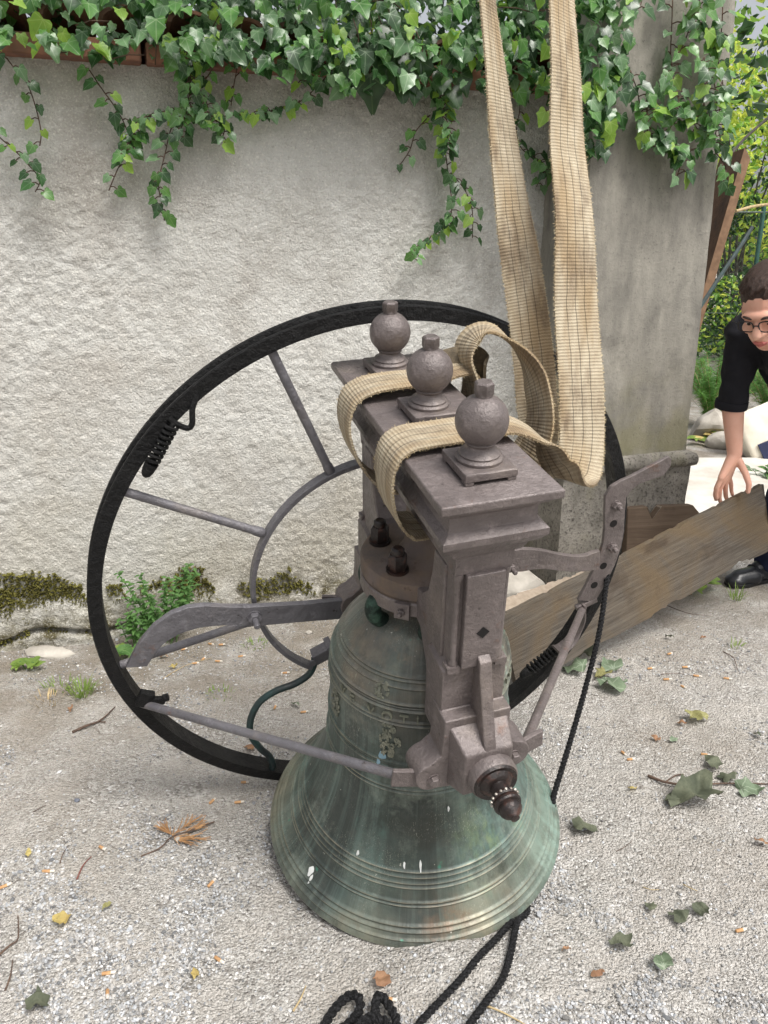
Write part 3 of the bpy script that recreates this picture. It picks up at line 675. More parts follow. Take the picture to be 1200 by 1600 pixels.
# ---- headstock
hst = bpy.data.objects.new('headstock', None); col.objects.link(hst); hst.parent = bell; hst.empty_display_size = .1
m = MB(); m.rectloft([(.122,.404,1.310),(.125,.408,1.312),(.125,.408,1.329),(.122,.405,1.331)]); m.build('top_plate', MAUVE, hst, bevel=.003)
m = MB(); m.rectloft([(.060,.335,1.128),(.063,.346,1.130),(.064,.348,1.172),(.072,.356,1.178),(.080,.363,1.190),(.084,.367,1.203),(.096,.379,1.208),(.108,.390,1.222),(.111,.392,1.226),(.111,.392,1.240),(.104,.386,1.245),(.095,.374,1.252),(.092,.371,1.259),(.092,.371,1.282),(.096,.377,1.291),(.105,.389,1.298),(.108,.392,1.309)])
m.build('beam', MAUVE, hst, sharp=25)
for sy in (1, -1):
    m = MB()
    m.rectloft([(.076,.05,.66),(.076,.05,.872),(.060,.047,.885),(.060,.047,1.13)]); m.v = [(p[0], p[1]+sy*.292, p[2]) for p in m.v]
    m.rectloft([(.043,.012,.885),(.043,.012,1.13)]); q = len(m.v)-8; m.v[q:] = [(p[0]+.003, p[1]+sy*.345, p[2]) for p in m.v[q:]]
    hc = MB()
    m.build('post', MAUVE, hst, bevel=.003)
    for sx in (-1, 1):
        m = MB(); m.lathe([(.011,.888),(.011,.895),(.008,.902),(.008,1.112),(.011,1.118),(.011,1.13)], 14, None, (sx*.053, sy*.338, 0)); m.box((sx*.056, sy*.338, .882), (.014, .015, .008)); m.build('corner_rod', MAUVE, hst)
    # web that joins post and cross plate
    pl = [(.30,1.128),(.235,1.128),(.225,1.06),(.205,1.00),(.17,.966),(.13,.960),(.13,.872),(.165,.862),(.205,.80),(.235,.70),(.25,.64),(.30,.64)]
    m = MB(); m.prism([(a*sy, b) for a, b in pl], -.066, .066, axis=0); m.build('web', MAUVE, hst, bevel=.006)
    # lower housing, rib, boss, pivot
    Y = lambda v: v*sy
    def frust(a, b):                   # (x0,x1,z0,z1,y)
        m = MB(); v = []
        for (x0,x1,z0,z1,yy) in (a, b): v += [(x0,Y(yy),z0),(x1,Y(yy),z0),(x1,Y(yy),z1),(x0,Y(yy),z1)]
        m.add(v, [(0,1,2,3),(7,6,5,4),(0,4,5,1),(1,5,6,2),(2,6,7,3),(3,7,4,0)]); return m
    m = frust((-.078,.082,.545,.765,.338), (-.050,.066,.575,.70,.435)); m.build('bearing_housing', MAUVE, hst, bevel=.006)
    m = MB(); m.prism([(Y(.335),.915),(Y(.352),.918),(Y(.372),.905),(Y(.378),.87),(Y(.400),.80),(Y(.418),.74),(Y(.440),.68),(Y(.440),.62),(Y(.335),.62)], -.004, .026, axis=0); m.build('rib', MAUVE, hst, bevel=.004)
    AX = YAX if sy > 0 else NYAX
    m = MB(); m.lathe([(.050,.34),(.055,.40),(.057,.425),(.057,.458),(.053,.464)], 30, AX, (.014,0,.633)); m.build('boss', MAUVE, hst, bevel=.002)
    m = MB(); m.lathe([(.053,.464),(.050,.470),(.040,.468),(.034,.474),(.030,.478),(.022,.480),(.022,.503),(.029,.505),(.031,.511),(.029,.516),(.024,.518),(.031,.521),(.032,.527),(.030,.531),(.025,.533),(.026,.537),(.026,.543),(.021,.551),(.013,.557),(.010,.561),(.010,.565),(0.0001,.566)], 26, AX, (.014,0,.633)); pv = m.build('pivot', RUST, hst)
    if sy < 0:
        m = MB()
        for k in range(16):
            a = 2*math.pi*k/16; m.lathe([(.0001,-.0036),(.003,-.002),(.0036,0),(.003,.002),(.0001,.0036)], 8, None, (.014+.0315*math.cos(a), -.511, .633+.0315*math.sin(a)))
        m.build('ball_race', BEAD, hst)
    # lug plate with two round ears
    def arc(cx_, cz_, r, a0, a1, n=9): return [(cx_+r*math.cos(R(a0+(a1-a0)*k/(n-1))), cz_+r*math.sin(R(a0+(a1-a0)*k/(n-1)))) for k in range(n)]
    pl = arc(-.102,.592,.042,100,285,14) + [(-.05,.545),(0,.535),(.05,.545)] + arc(.102,.600,.042,-105,80,14) + [(.088,.655),(.082,.70),(.081,.76),(-.079,.76),(-.080,.70),(-.084,.655)]
    m = MB(); m.prism(pl, Y(.300), Y(.378), axis=1); m.build('lug_plate', MAUVE, hst, bevel=.004)
    for lx, lz in ((-.100,.586), (.102,.600)):
        m = MB(); m.lathe([(.016,.378),(.016,.381)], 18, AX, (lx,0,lz)); m.hexa((lx, Y(.381), lz), .0135, .013, AX); m.build('lug_bolt', MAUVE, hst)
        sx = 1 if lx > 0 else -1
        m = MB(); m.box((lx+sx*.058, Y(.352), lz-.004), (.034, .006, .025), Matrix.Rotation(R(12*sx), 3, 'Z') @ Matrix.Rotation(R(-6*sx), 3, 'Y')); m.build('lug_tab', MAUVE, hst, bevel=.002)
# dark lozenge hole in the near post
m = MB(); m.box((.004, -.3575, .979), (.0105, .0012, .0105), Matrix.Rotation(R(45), 3, 'Y')); m.build('post_hole', simple('hole_shadow', s2l(20,17,16), .95), hst)
# cross plate
m = MB(); m.lathe([(.06,.872),(.150,.868),(.156,.873),(.156,.912),(.152,.917),(.158,.921),(.158,.955),(.154,.962),(.146,.965),(.085,.965),(.062,.972),(.05,.99),(.045,1.03),(.045,1.13)], 72); m.build('cross_plate', [DUST], hst, sharp=30)
m = MB(); m.lathe([(.1565,.873),(.1595,.876),(.1595,.909),(.1565,.913)], 72); m.build('plate_rim', MAUVE, hst, sharp=30)
m = MB(); A = R(-127); nx, ny = math.cos(A), math.sin(A); MM = rotm((nx, ny, 0), (0,0,1))
m.box((nx*.164, ny*.164, .893), (.022, .019, .006), MM); m.hexa((nx*.168, ny*.168, .893), .010, .010, MM); m.lathe([(.006,0),(.006,.020),(.004,.022)], 10, MM, (nx*.168, ny*.168, .893)); m.build('keeper_plate', MAUVE, hst, bevel=.002)
for bx_, by_ in ((-.093,.068), (-.090,-.066), (.093,.068), (.093,-.066)):
    m = MB(); m.lathe([(.028,.965),(.028,.971)], 20, None, (bx_, by_, 0)); m.hexa((bx_, by_, .971), .024, .042); m.lathe([(.016,1.010),(.016,1.026),(.011,1.030),(.0001,1.030)], 14, None, (bx_, by_, 0)); m.build('hanger_nut', RUST, hst)
# finials
for i, fy in enumerate((-.2843, -.001, .2848)):
    f_ = bpy.data.objects.new('finial', None); col.objects.link(f_); f_.parent = bell; f_.location = (0, fy, 1.3315); f_.empty_display_size = .05
    m = MB(); m.rectloft([(.052,.060,.006),(.054,.062,.008),(.054,.062,.022),(.052,.060,.024)])
    for a in (-1, 1):
        for b in (-1, 1): m.box((a*.044, b*.051, .0035), (.009, .010, .0034))
    m.build('plinth', MAUVE, f_, bevel=.0015)
    m = MB(); pr = [(.046,.024),(.047,.030),(.044,.034),(.040,.035),(.041,.038),(.038,.042),(.031,.045),(.028,.050),(.027,.055),(.030,.058),(.031,.061),(.029,.064)]
    for k in range(1, 17):
        a = R(-56 + (146*k/16)); pr.append((.0515*math.cos(a), .1045 + .0515*math.sin(a)))
    pr = [p for p in pr if p[1] <= .1535]; pr += [(.017,.1535),(.017,.160)]
    m.lathe(pr, 40); m.build('ball', MAUVE, f_, sharp=40)
    m = MB(); m.hexa((0,0,.157), .0195, .025, Matrix.Rotation(R(20+i*14), 3, 'Z')); m.build('hexagonal_nut', MAUVE, f_, bevel=.001)
# ---- wheel, its plane is across the pivot axis
HG = .6333878
whl = bpy.data.objects.new('wheel', None); col.objects.link(whl); whl.parent = bell; whl.location = (0, .344, HG); whl.empty_display_size = .1
m = MB(); m.lathe([(.814,-.006),(.850,-.005),(.853,-.002),(.852,.007),(.848,.010),(.828,.012),(.826,.040),(.848,.043),(.852,.046),(.853,.055),(.849,.058),(.814,.058)], 200, YAX, close=True); m.build('rim', GREASE, whl, sharp=40)
def ringpt(r, a, y=0): return (r*math.cos(R(a)), y, r*math.sin(R(a)))
m = MB(); cs = []
for k in range(61):
    a = 98 + (234-98)*k/60
    for rr, yy in ((.385,-.004),(.399,-.004),(.399,.032),(.385,.032)):
        cs.append((rr*math.cos(R(a))-.004, yy, rr*math.sin(R(a))+.024))
f = [(0,1,2,3)] + [tuple(i*4+q for q in (k, (k+1) % 4, 4+(k+1) % 4, 4+k)) for i in range(60) for k in range(4)] + [(243,242,241,240)]
m.add(cs, f); m.build('inner_ring', STEEL, whl, bevel=.002)
for a, b in (((-.292,.014,.768),(-.150,.014,.400)), ((-.695,.014,.421),(-.356,.014,.235)), ((-.80,.030,-.155),(-.40,.020,-.075)), ((.262,.026,.768),(.06,.026,.33))):
    d = Vector(b)-Vector(a); m = MB(); m.tube([Vector(a)-d*.06, a, Vector(a)+d*.93, Vector(a)+d*.97, b, Vector(b)+d*.02], .0125, 14, rr=[.0125,.0125,.0125,.015,.015,.013]); m.build('spoke', STEEL, whl)
armL = [(-0.780,-0.116),(-0.759,-0.081),(-0.733,-0.038),(-0.685,0.013),(-0.633,0.045),(-0.586,0.056),(-0.538,0.052),(-0.481,0.035),(-0.408,0.018),(-0.245,-0.007),(-0.065,-0.026),(-0.065,-0.099),(-0.248,-0.073),(-0.401,-0.054),(-0.465,-0.034),(-0.523,-0.025),(-0.565,-0.022),(-0.596,-0.026),(-0.620,-0.032),(-0.645,-0.043),(-0.667,-0.056),(-0.685,-0.073),(-0.705,-0.099),(-0.723,-0.126)]
m = MB(); m.prism(armL, -.036, -.016); m.build('curved_arm', STEEL, whl, bevel=.002)
armR = [(.06,.030),(.25,.048),(.408,.054),(.453,.055),(.49,.046),(.534,.032),(.585,.010),(.632,-.007),(.665,-.016),(.693,-.018),(.72,-.012),(.745,-.010),(.752,-.085),(.70,-.082),(.642,-.072),(.59,-.056),(.543,-.040),(.50,-.034),(.462,-.034),(.416,-.028),(.25,-.028),(.06,-.04)]
m = MB(); m.prism(armR, -.038, -.020); m.build('curved_arm', MAUVE, whl, bevel=.002)
m = MB(); m.lathe([(.022,.036),(.022,.040)], 18, NYAX, (-.403,0,-.018)); m.hexa((-.403,-.040,-.018), .020, .016, NYAX); m.lathe([(.0095,.056),(.0095,.085),(.006,.088)], 12, NYAX, (-.403,0,-.018)); m.build('arm_bolt', STEEL, whl)
m = MB(); m.hexa((.418,-.040,-.006), .014, .014, NYAX); m.lathe([(.008,.054),(.008,.075),(.006,.077)], 12, NYAX, (.418,0,-.006)); m.build('arm_bolt', MAUVE, whl)
brk = [(.954,.300),(.966,.290),(.968,.265),(.949,.233),(.900,.224),(.858,.214),(.836,.198),(.822,.172),(.826,.120),(.837,.041),(.838,-.02),(.828,-.086),(.804,-.165),(.773,-.237),(.702,-.216),(.722,-.165),(.740,-.108),(.756,-.05),(.764,.004),(.760,.06),(.750,.125),(.741,.19),(.758,.222),(.790,.238),(.822,.247),(.885,.272)]
m = MB(); m.prism(brk, -.020, -.007); b = m.build('rim_bracket', MAUVE, whl, bevel=.002)
for hx, hz in ((.790,.079),(.780,-.087),(.757,-.162)):
    m = MB(); m.lathe([(.0135,.0192),(.0135,.0206)], 20, NYAX, (hx,0,hz)); m.build('bolt_hole', bpy.data.materials['hole_shadow'], b)
for hx, hz in ((.787,.150),(.800,-.013)):
    m = MB(); m.lathe([(.019,.020),(.019,.023)], 18, NYAX, (hx,0,hz)); m.hexa((hx,-.023,hz), .0165, .013, NYAX); m.lathe([(.008,.036),(.008,.050),(.005,.053)], 10, NYAX, (hx,0,hz)); m.build('bracket_bolt', MAUVE, b)
m = MB(); m.box((.742,-.012,-.243), (.040,.009,.010), Matrix.Rotation(R(-18), 3, 'Y')); m.build('bracket_clip', MAUVE, whl, bevel=.002)
# bent flat strip that carries the right spring
st = spline([(.725,-.01,-.235),(.735,-.01,-.30),(.722,-.012,-.355),(.690,-.03,-.385),(.645,-.05,-.392),(.622,-.055,-.388)], 6)
m = MB(); m.ribbon(st, [(0,1,0)]*len(st), .050, .008); m.build('spring_strip', MAUVE, whl)
def spring(a, b, r, turns, u0):
    a, b = Vector(a), Vector(b); d = b-a; M3 = rotm(d); p = []
    for k in range(turns*12+1):
        q = k/(turns*12); p.append(a + d*q + M3 @ Vector((r*math.cos(k*math.pi/6), r*math.sin(k*math.pi/6), 0)))
    m = MB(); m.tube(p, .0048, 6); m.tube([a-d*.12, a, b, b+d*.22], .010, 8, rr=[.010,.008,.008,.006]); m.lathe([(.018,0),(.016,.02),(.012,.034),(.006,.040)], 12, M3, b); m.build('coil_spring', GREASE, whl)
spring((-.555,-.012,.600), (-.618,-.016,.506), .0145, 8, 0); spring((.640,-.03,-.408), (.540,-.03,-.480), .018, 8, 0)
m = MB(); m.tube(spline([(-.482,.0,.672),(-.500,-.012,.640),(-.506,-.018,.602),(-.520,-.018,.592),(-.545,-.014,.606),(-.560,-.01,.622)], 5), .0075, 8); m.build('spring_hook', GREASE, whl)
# rod braces from the rim to the ears of the near post
for sx, a, b in ((-1, (-.757,-.006,-.290), (-.168,-.690,-.050)), (1, (.738,-.006,-.262), (.150,-.690,-.040))):
    A_, B_ = Vector(a), Vector(b); d = B_-A_; m = MB(); m.tube([A_-d*.01, A_, A_+d*.3, A_+d*.31, A_+d*.33, A_+d*.34, B_], .0125, 14, rr=[.0125,.0125,.0125,.0138,.0138,.0125,.0125]); m.build('brace_rod', STEEL if sx < 0 else MAUVE, whl)
m = MB(); m.box((-.748,-.016,-.262), (.022,.012,.026), Matrix.Rotation(R(28), 3, 'Y')); m.box((-.712,-.02,-.275), (.02,.010,.010), Matrix.Rotation(R(15), 3, 'Y')); m.lathe([(.012,0),(.012,.02)], 10, rotm((1,0,.1)), (-.70,-.02,-.272)); m.build('rim_clamp', GREASE, whl, bevel=.003)
m = MB(); m.tube(spline([(-.222,.012,-.262),(-.228,.008,-.290),(-.248,.008,-.325),(-.294,.008,-.350),(-.358,.008,-.364),(-.412,.008,-.398),(-.445,.008,-.463),(-.449,.008,-.535),(-.424,.008,-.603),(-.399,.008,-.645),(-.388,.010,-.690),(-.392,.012,-.715)], 6), .0115, 12); m.build('guide_rod', GREENROD, whl)
m = MB(); m.box((-.195,.014,-.248), (.034,.022,.020), Matrix.Rotation(R(-22), 3, 'Y')); m.box((-.168,.014,-.236), (.010,.028,.028), Matrix.Rotation(R(-22), 3, 'Y')); m.lathe([(.014,.008),(.014,.014)], 12, NYAX, (-.235,0,-.262)); m.build('ring_clamp', STEEL, whl, bevel=.003)
# ------------------------------------------------------------------ lifting sling
def depth(P): return P.y*CP + (CAM_H-P.z)*SP
def lerpw(ws, n):                      # widths directions per control point -> per spline sample
    out = []
    for i in range(len(ws)-1):
        for k in range(n): out.append(Vector(ws[i]).lerp(Vector(ws[i+1]), k/n))
    return out + [Vector(ws[-1])]
def lerpf(ws, n):
    out = []
    for i in range(len(ws)-1):
        for k in range(n): out.append(ws[i]+(ws[i+1]-ws[i])*k/n)
    return out + [ws[-1]]
sling = empty('lifting_sling', bw(.2, 0, 1.3), label='frayed beige webbing sling looped round the headstock and hanging down from above', cat='sling')
def strap(name, pts, ws, width, n=10, th=.0065):
    P = spline(pts, n); W = lerpw(ws, n); wd = lerpf(width, n) if isinstance(width, list) else width
    P = [p - sling.location for p in P]
    m = MB(); m.ribbon(P, W, wd, th); o = m.build(name, WEB, sling, sharp=60)
    # frayed fibres along both edges
    V = []; F = []; r = np.random.default_rng(len(P)); L = 0
    for i in range(len(P)-1):
        a, b = P[i], P[i+1]; seg = (b-a).length; t = (b-a).normalized(); w_ = W[i] - t*W[i].dot(t); w_.normalize(); Nn = t.cross(w_)
        ww = wd[i] if isinstance(wd, list) else wd
        for k in range(int(seg/.0011)+1):
            for sd_ in (-1, 1):
                q = a + (b-a)*r.uniform() + w_*sd_*ww*.495 + Nn*r.uniform(-.003,.003); l = r.uniform(.0015, .0052); d = w_*sd_*l + t*r.uniform(-.8,.8)*l + Nn*r.uniform(-.6,.6)*l; e = t*.0006 + Nn*.0004
                n0 = len(V); V += [q-e, q+e, q+d]; F.append((n0, n0+1, n0+2))
    f = tri_mesh('frayed_edge', np.array([tuple(v) for v in V]), np.array(F), FRAY, kind='stuff'); f.parent = o
    return o
UPB = tuple(BM @ Vector((0,1,0))); SIDE = (1,.12,0)
yB = Vector(UPB)
nsd = depth(bw(.16, -.13, 1.32))
# near saddle: from under the beam, over its top, out to the right, down and up again as the right leg
pn = [bw(-.045,-.10,1.105), bw(-.095,-.115,1.125), bw(-.135,-.135,1.19), bw(-.150,-.145,1.27), bw(-.138,-.145,1.325), bw(-.10,-.142,1.348), bw(-.03,-.14,1.350), bw(.06,-.14,1.352), bw(.125,-.138,1.352)]
pn += [at(842,683,nsd+.0), at(868,722,nsd+.01), at(886,748,nsd+.02), at(902,738,nsd+.06), at(909,690,nsd+.075), at(908,600,nsd+.075), at(900,480,nsd+.09), at(897,340,nsd+.085), at(886,220,nsd+.105), at(884,110,nsd+.095), at(878,0,nsd+.10), at(872,-160,nsd+.10), at(862,-420,nsd+.11)]
wn_ = [-yB]*9 + [Vector((.35,-.85,-.25)), Vector((.6,-.7,-.25)), Vector((.85,-.5,-.2)), Vector((.97,-.2,-.1))] + [Vector((1,.0,0))]*3 + [Vector((.97,.3,0)), Vector((.93,.36,0)), Vector((.85,.5,0)), Vector((.8,.6,0)), Vector((.8,.6,0)), Vector((.8,.6,0))]
strap('saddle_strap', pn, wn_, [.094]*9+[.092,.088,.084,.082,.080]+[.080,.078,.076,.073,.070,.066,.062,.060])
# far saddle and its choked loop
pf = [bw(-.04,.11,1.10), bw(-.095,.12,1.125), bw(-.140,.135,1.19), bw(-.160,.145,1.27), bw(-.145,.15,1.33), bw(-.10,.15,1.356), bw(-.03,.15,1.362), bw(.05,.15,1.362), bw(.12,.16,1.372), bw(.165,.17,1.365), bw(.185,.18,1.32), bw(.175,.18,1.24), bw(.12,.17,1.12)]
strap('far_saddle_strap', pf, [-yB]*13, .088)
pl_ = [bw(.12,.06,1.12), bw(.17,.10,1.22), bw(.165,.13,1.33), bw(.150,.16,1.405), bw(.175,.17,1.448), bw(.215,.15,1.460), bw(.255,.09,1.43), bw(.275,.02,1.37), bw(.27,-.03,1.27), bw(.22,-.04,1.16), bw(.10,-.04,1.11)]
strap('choker_loop', pl_, [-yB]*4 + [Vector((.25,-.93,-.2))]*3 + [Vector((.4,-.9,-.2))]*2 + [-yB]*2, .080)
m = MB(); pe = spline([bw(.10,.19,1.375), bw(.15,.185,1.385), bw(.185,.18,1.385), bw(.20,.15,1.37), bw(.19,.12,1.36)], 6); pe = [p-sling.location for p in pe]
m.ribbon(pe, [Vector((0,.1,1))]*len(pe), .05, .006); m.build('sling_eye', simple('grey_webbing', s2l(120,108,88), .9, s2l(84,76,64), 60, .5), sling)
# left leg
dl = depth(bw(.24, 0, 1.2)) + .02
pl2 = [bw(.10,.03,1.11), bw(.18,.02,1.13), at(838,690,dl), at(838,620,dl+.01), at(829,520,dl+.01), at(815,420,dl+.01), at(800,320,dl), at(787,220,dl-.01), at(775,110,dl-.02), at(762,0,dl-.03), at(748,-160,dl-.05), at(730,-420,dl-.1)]
strap('hanging_leg', pl2, [-yB, Vector((.4,-.9,0)), Vector((.85,-.5,0))] + [Vector((.95,-.2,0))]*3 + [Vector((.92,.3,0)), Vector((.85,.5,0)), Vector((.72,.68,0)), Vector((.62,.78,0)), Vector((.6,.8,0)), Vector((.6,.8,0))], [.078,.078,.078,.078,.076,.074,.070,.066,.060,.056,.055,.055])
# ------------------------------------------------------------------ rope (three twisted strands)
def twist(m, path, r, pitch, n=6, strands=2):
    P = [Vector(p) for p in path]
    # resample evenly
    L = [0]
    for a, b in zip(P, P[1:]): L.append(L[-1]+(b-a).length)
    N = max(8, int(L[-1]/(pitch/7))); Q = []
    for k in range(N+1):
        d = L[-1]*k/N; i = min(max(0, int(np.searchsorted(L, d))-1), len(P)-2); f = (d-L[i])/max(1e-9, L[i+1]-L[i]); Q.append(P[i].lerp(P[i+1], f))
    for s in range(strands):
        out = []; nrm = None
        for k, p in enumerate(Q):
            t = (Q[min(k+1, N)]-Q[max(k-1, 0)]).normalized()
            if nrm is None: nrm = t.orthogonal()
            nrm = (nrm - t*nrm.dot(t)).normalized(); B = t.cross(nrm); a = 2*math.pi*(k*L[-1]/N/pitch + s/strands)
            out.append(p + (nrm*math.cos(a)+B*math.sin(a))*r*.50)
        m.tube(out, r*.60, n)
rope = empty('bell_rope', gp(860, 1250), label='greasy black rope hanging from the wheel and running under the bell', cat='rope')
ro = rope.location
tp = bw(.838, .365, HG+.02)
m = MB(); hang = spline([bw(.825,.365,HG+.17), bw(.838,.365,HG+.04), bw(.825,.355,HG-.10), at(937,985,2.02), at(912,1085,1.98), at(889,1165,1.94), at(866,1240,1.90), at(848,1300,1.86), bw(.30,.22,-.02), bw(.26,.02,.005), gp(822,1400,.010), gp(808,1440,.010), gp(798,1490,.009), gp(785,1530,.009), gp(760,1565,.010), gp(733,1602,.010), gp(700,1650,.010)], 8)
twist(m, [p-ro for p in hang], .0074, .021); m.build('hanging_run', ROPE, rope)
m = MB(); twist(m, [p-ro for p in spline([gp(812,1425,.008), gp(780,1462,.007), gp(748,1495,.007), gp(722,1528,.009), gp(690,1562,.010), gp(655,1600,.010), gp(620,1650,.010)], 8)], .0072, .022); m.build('ground_run', ROPE, rope)
coil = empty('rope_coil', gp(560, 1600), label='tangled heap of black rope at the lower edge in front of the bell', cat='rope'); co = coil.location
cp = [gp(500,1640,.012), gp(505,1608,.012), gp(522,1578,.016), gp(545,1556,.022), gp(560,1558,.026), gp(562,1578,.022), gp(545,1600,.016), gp(522,1618,.016), gp(540,1628,.03), gp(565,1610,.034), gp(585,1585,.03), gp(588,1562,.03), gp(596,1556,.03), gp(612,1578,.024), gp(620,1602,.018), gp(605,1632,.018), gp(578,1640,.03), gp(560,1612,.045), gp(572,1592,.045), gp(598,1594,.04), gp(606,1616,.036), gp(580,1660,.02)]
m = MB(); twist(m, [p-co for p in spline(cp, 8)], .0090, .027); m.build('coiled_rope', ROPE, coil)
# ------------------------------------------------------------------ wood
def rough_board(name, A, B, dn, w, th, mat, seed, **k):   # plank from A to B (upper edge), going down dn*w
    A, B = Vector(A), Vector(B); L = (B-A).length; ux = (B-A)/L; uz = Vector(dn); uz = (uz - ux*uz.dot(ux)).normalized(); uy = ux.cross(uz)
    n = 90; r = np.random.default_rng(seed); xs_ = np.linspace(0, L, n); top = (vnoise(np.stack([xs_*14, 0*xs_, 0*xs_+seed], -1), seed)-.5)*.004 + (vnoise(np.stack([xs_*3, 0*xs_, 0*xs_], -1), seed+3)-.5)*.008
    for c in r.uniform(.1, L-.05, 7): top = top + .005*((xs_ > c) & (xs_ < c+.02))
    bot = w + (vnoise(np.stack([xs_*11, 0*xs_, 0*xs_], -1), seed+7)-.5)*.016
    for c in r.uniform(.1, L-.1, 5): bot = bot - .008*((xs_ > c) & (xs_ < c+.05))
    V = []; F = []; m = 9
    for i in range(n):
        jag = (r.uniform(0, .028) if i == n-1 else 0)
        for sd_ in (-.5, .5):
            for j in range(m):
                f = j/(m-1); q = A + ux*(xs_[i] - (r.uniform(0, .03) if i == n-1 else 0)) + uz*(top[i]+(bot[i]-top[i])*f) + uy*(sd_*th) 
                V.append(q)
    for i in range(n-1):
        a, b = i*2*m, (i+1)*2*m
        for j in range(m-1): F.append((a+j, b+j, b+j+1, a+j+1)); F.append((a+m+j+1, b+m+j+1, b+m+j, a+m+j))
        F.append((a, a+m, b+m, b)); F.append((a+m-1, b+m-1, b+2*m-1, a+2*m-1))
    for a in (0, (n-1)*2*m):
        for j in range(m-1): F.append((a+j, a+j+1, a+m+j+1, a+m+j))
    o0 = A; mt = Matrix((ux, uy, uz)).transposed().to_4x4(); mt.translation = A; inv = mt.inverted()
    mb = MB(); mb.add([tuple(inv @ v) for v in V], F); o = mb.build(name, mat, None, sharp=40); o.matrix_world = mt; return put(o, **k)
pk = rough_board('plank', (.37,2.247,.27), (1.488,2.901,.531), (.03,-.16,-1), .275, .022, PLANK, 4, label='wide weathered plank with ragged edges held up at one end by the man', cat='plank')
# nail holes
mh = bpy.data.materials['hole_shadow']
# notched timber against the pedestal
nt = [(0,0),(0,.40),(.085,.405),(.108,.352),(.150,.405),(.285,.405),(.325,.36),(.30,0)]
m = MB(); m.prism([(a, b) for a, b in nt], 0, .05); o = m.build('notched_timber', NOTCH, bevel=.004, label='brown timber with a V shaped notch leaning on the pillar pedestal', cat='timber')
o.location = (1.022, 2.985, float(gz(1.1, 3.0))-.01); o.rotation_euler = (R(-9), 0, R(6))
m = MB(); m.add([(.086,-.001,.404),(.108,-.001,.350),(.149,-.001,.404),(.086,.051,.404),(.108,.051,.350),(.149,.051,.404)], [(0,1,4,3),(1,2,5,4)]); m.build('notch_face', PALEW, o)
rough_board('board', (.30,2.66,.075), (.86,3.02,.10), (0,-.9,-.3), .12, .03, PALEW, 9, label='pale split board lying on the ground behind the plank', cat='board')
m = MB(); P0 = at(1172, 248, 4.4); a_ = Vector((.19,.04,1)).normalized(); th_ = Vector((1,0,-.19)).normalized(); dp = th_.cross(a_)*-1
if dp.y < 0: dp = -dp
v = []
for l in (0, -2.05):
    for (e, d) in ((0,0),(-.05,0),(-.05,.33),(0,.33)): v.append(P0 + a_*(l + (.05 if e and l == 0 else 0)) + th_*e + dp*d)
m.add([tuple(q-P0) for q in v], [(0,1,2,3),(7,6,5,4),(0,4,5,1),(1,5,6,2),(2,6,7,3),(3,7,4,0)]); o = m.build('leaning_board', BOARD, bevel=.003, label='tall brown board leaning upright behind the gate pillar', cat='board'); o.location = P0
m = MB(); e0 = [P0 + a_*.0 - dp*.004, P0 - th_*.05 + a_*.05 - dp*.004, P0 - th_*.05 - a_*2.05 - dp*.004, P0 - a_*2.05 - dp*.004]
q = [tuple(x-P0) for x in e0]; q2 = [tuple(x-P0+dp*.003) for x in e0]; m.add(q+q2, [(0,1,2,3),(7,6,5,4),(0,4,5,1),(1,5,6,2),(2,6,7,3),(3,7,4,0)]); m.build('sawn_edge', BOARDEDGE, o)
m = MB(); m.tube([at(1090,486,4.2), at(1125,432,4.25), at(1158,383,4.3), at(1175,355,4.35)], .011, 8); m.build('green_stick', GREENROD, label='thin dark green stick slanting behind the leaning brown board', cat='stick')
# ------------------------------------------------------------------ leaves
def leaf_shape(kind, seed):            # verts, tris, uv ; stem end at origin, tip at +y, unit length
    r = random.Random(seed); j = lambda a: a*(1+r.uniform(-.09, .09))
    if kind == 'ivy': half = [(.02,-.01),(.20,-.12),(.38,-.07),(.41,.08),(.37,.22),(.47,.40),(.36,.52),(.25,.66),(.11,.86),(0,1)]
    elif kind == 'heart': half = [(.02,0),(.22,-.14),(.42,-.06),(.50,.16),(.46,.36),(.36,.55),(.24,.73),(.10,.90),(.04,.96),(0,1)]
    else: half = [(.02,0),(.10,.08),(.19,.20),(.25,.34),(.26,.48),(.23,.62),(.17,.76),(.10,.88),(.04,.96),(0,1)]
    H = [(j(a), j(b) if b not in (1, 0) else b) for a, b in half]; n = len(H)
    curl = r.uniform(.05, .22); droop = r.uniform(.08, .3)
    spine = [(0, max(0, i/(n-1))) for i in range(n)]
    def zz(x, y): return curl*abs(x)*.9 - droop*y*y + .03*math.sin(9*x+seed)*1.0
    v = [(0, y, zz(0, y)) for _, y in spine]; v += [(x, y, zz(x, y)) for x, y in H]; v += [(-x, y, zz(-x, y)) for x, y in H]
    f = []
    for i in range(n-1):
        f += [(i, n+i, n+i+1), (i, n+i+1, i+1), (i, 2*n+i+1, 2*n+i), (i, i+1, 2*n+i+1)]
    return np.array(v), np.array(f), np.array([(a, b) for a, b, c in v])
def basis(n, tip):                     # columns x, tip, n
    n = n/np.linalg.norm(n); tip = tip - n*(tip@n); tip = tip/np.linalg.norm(tip); return np.stack([np.cross(tip, n), tip, n], 1)
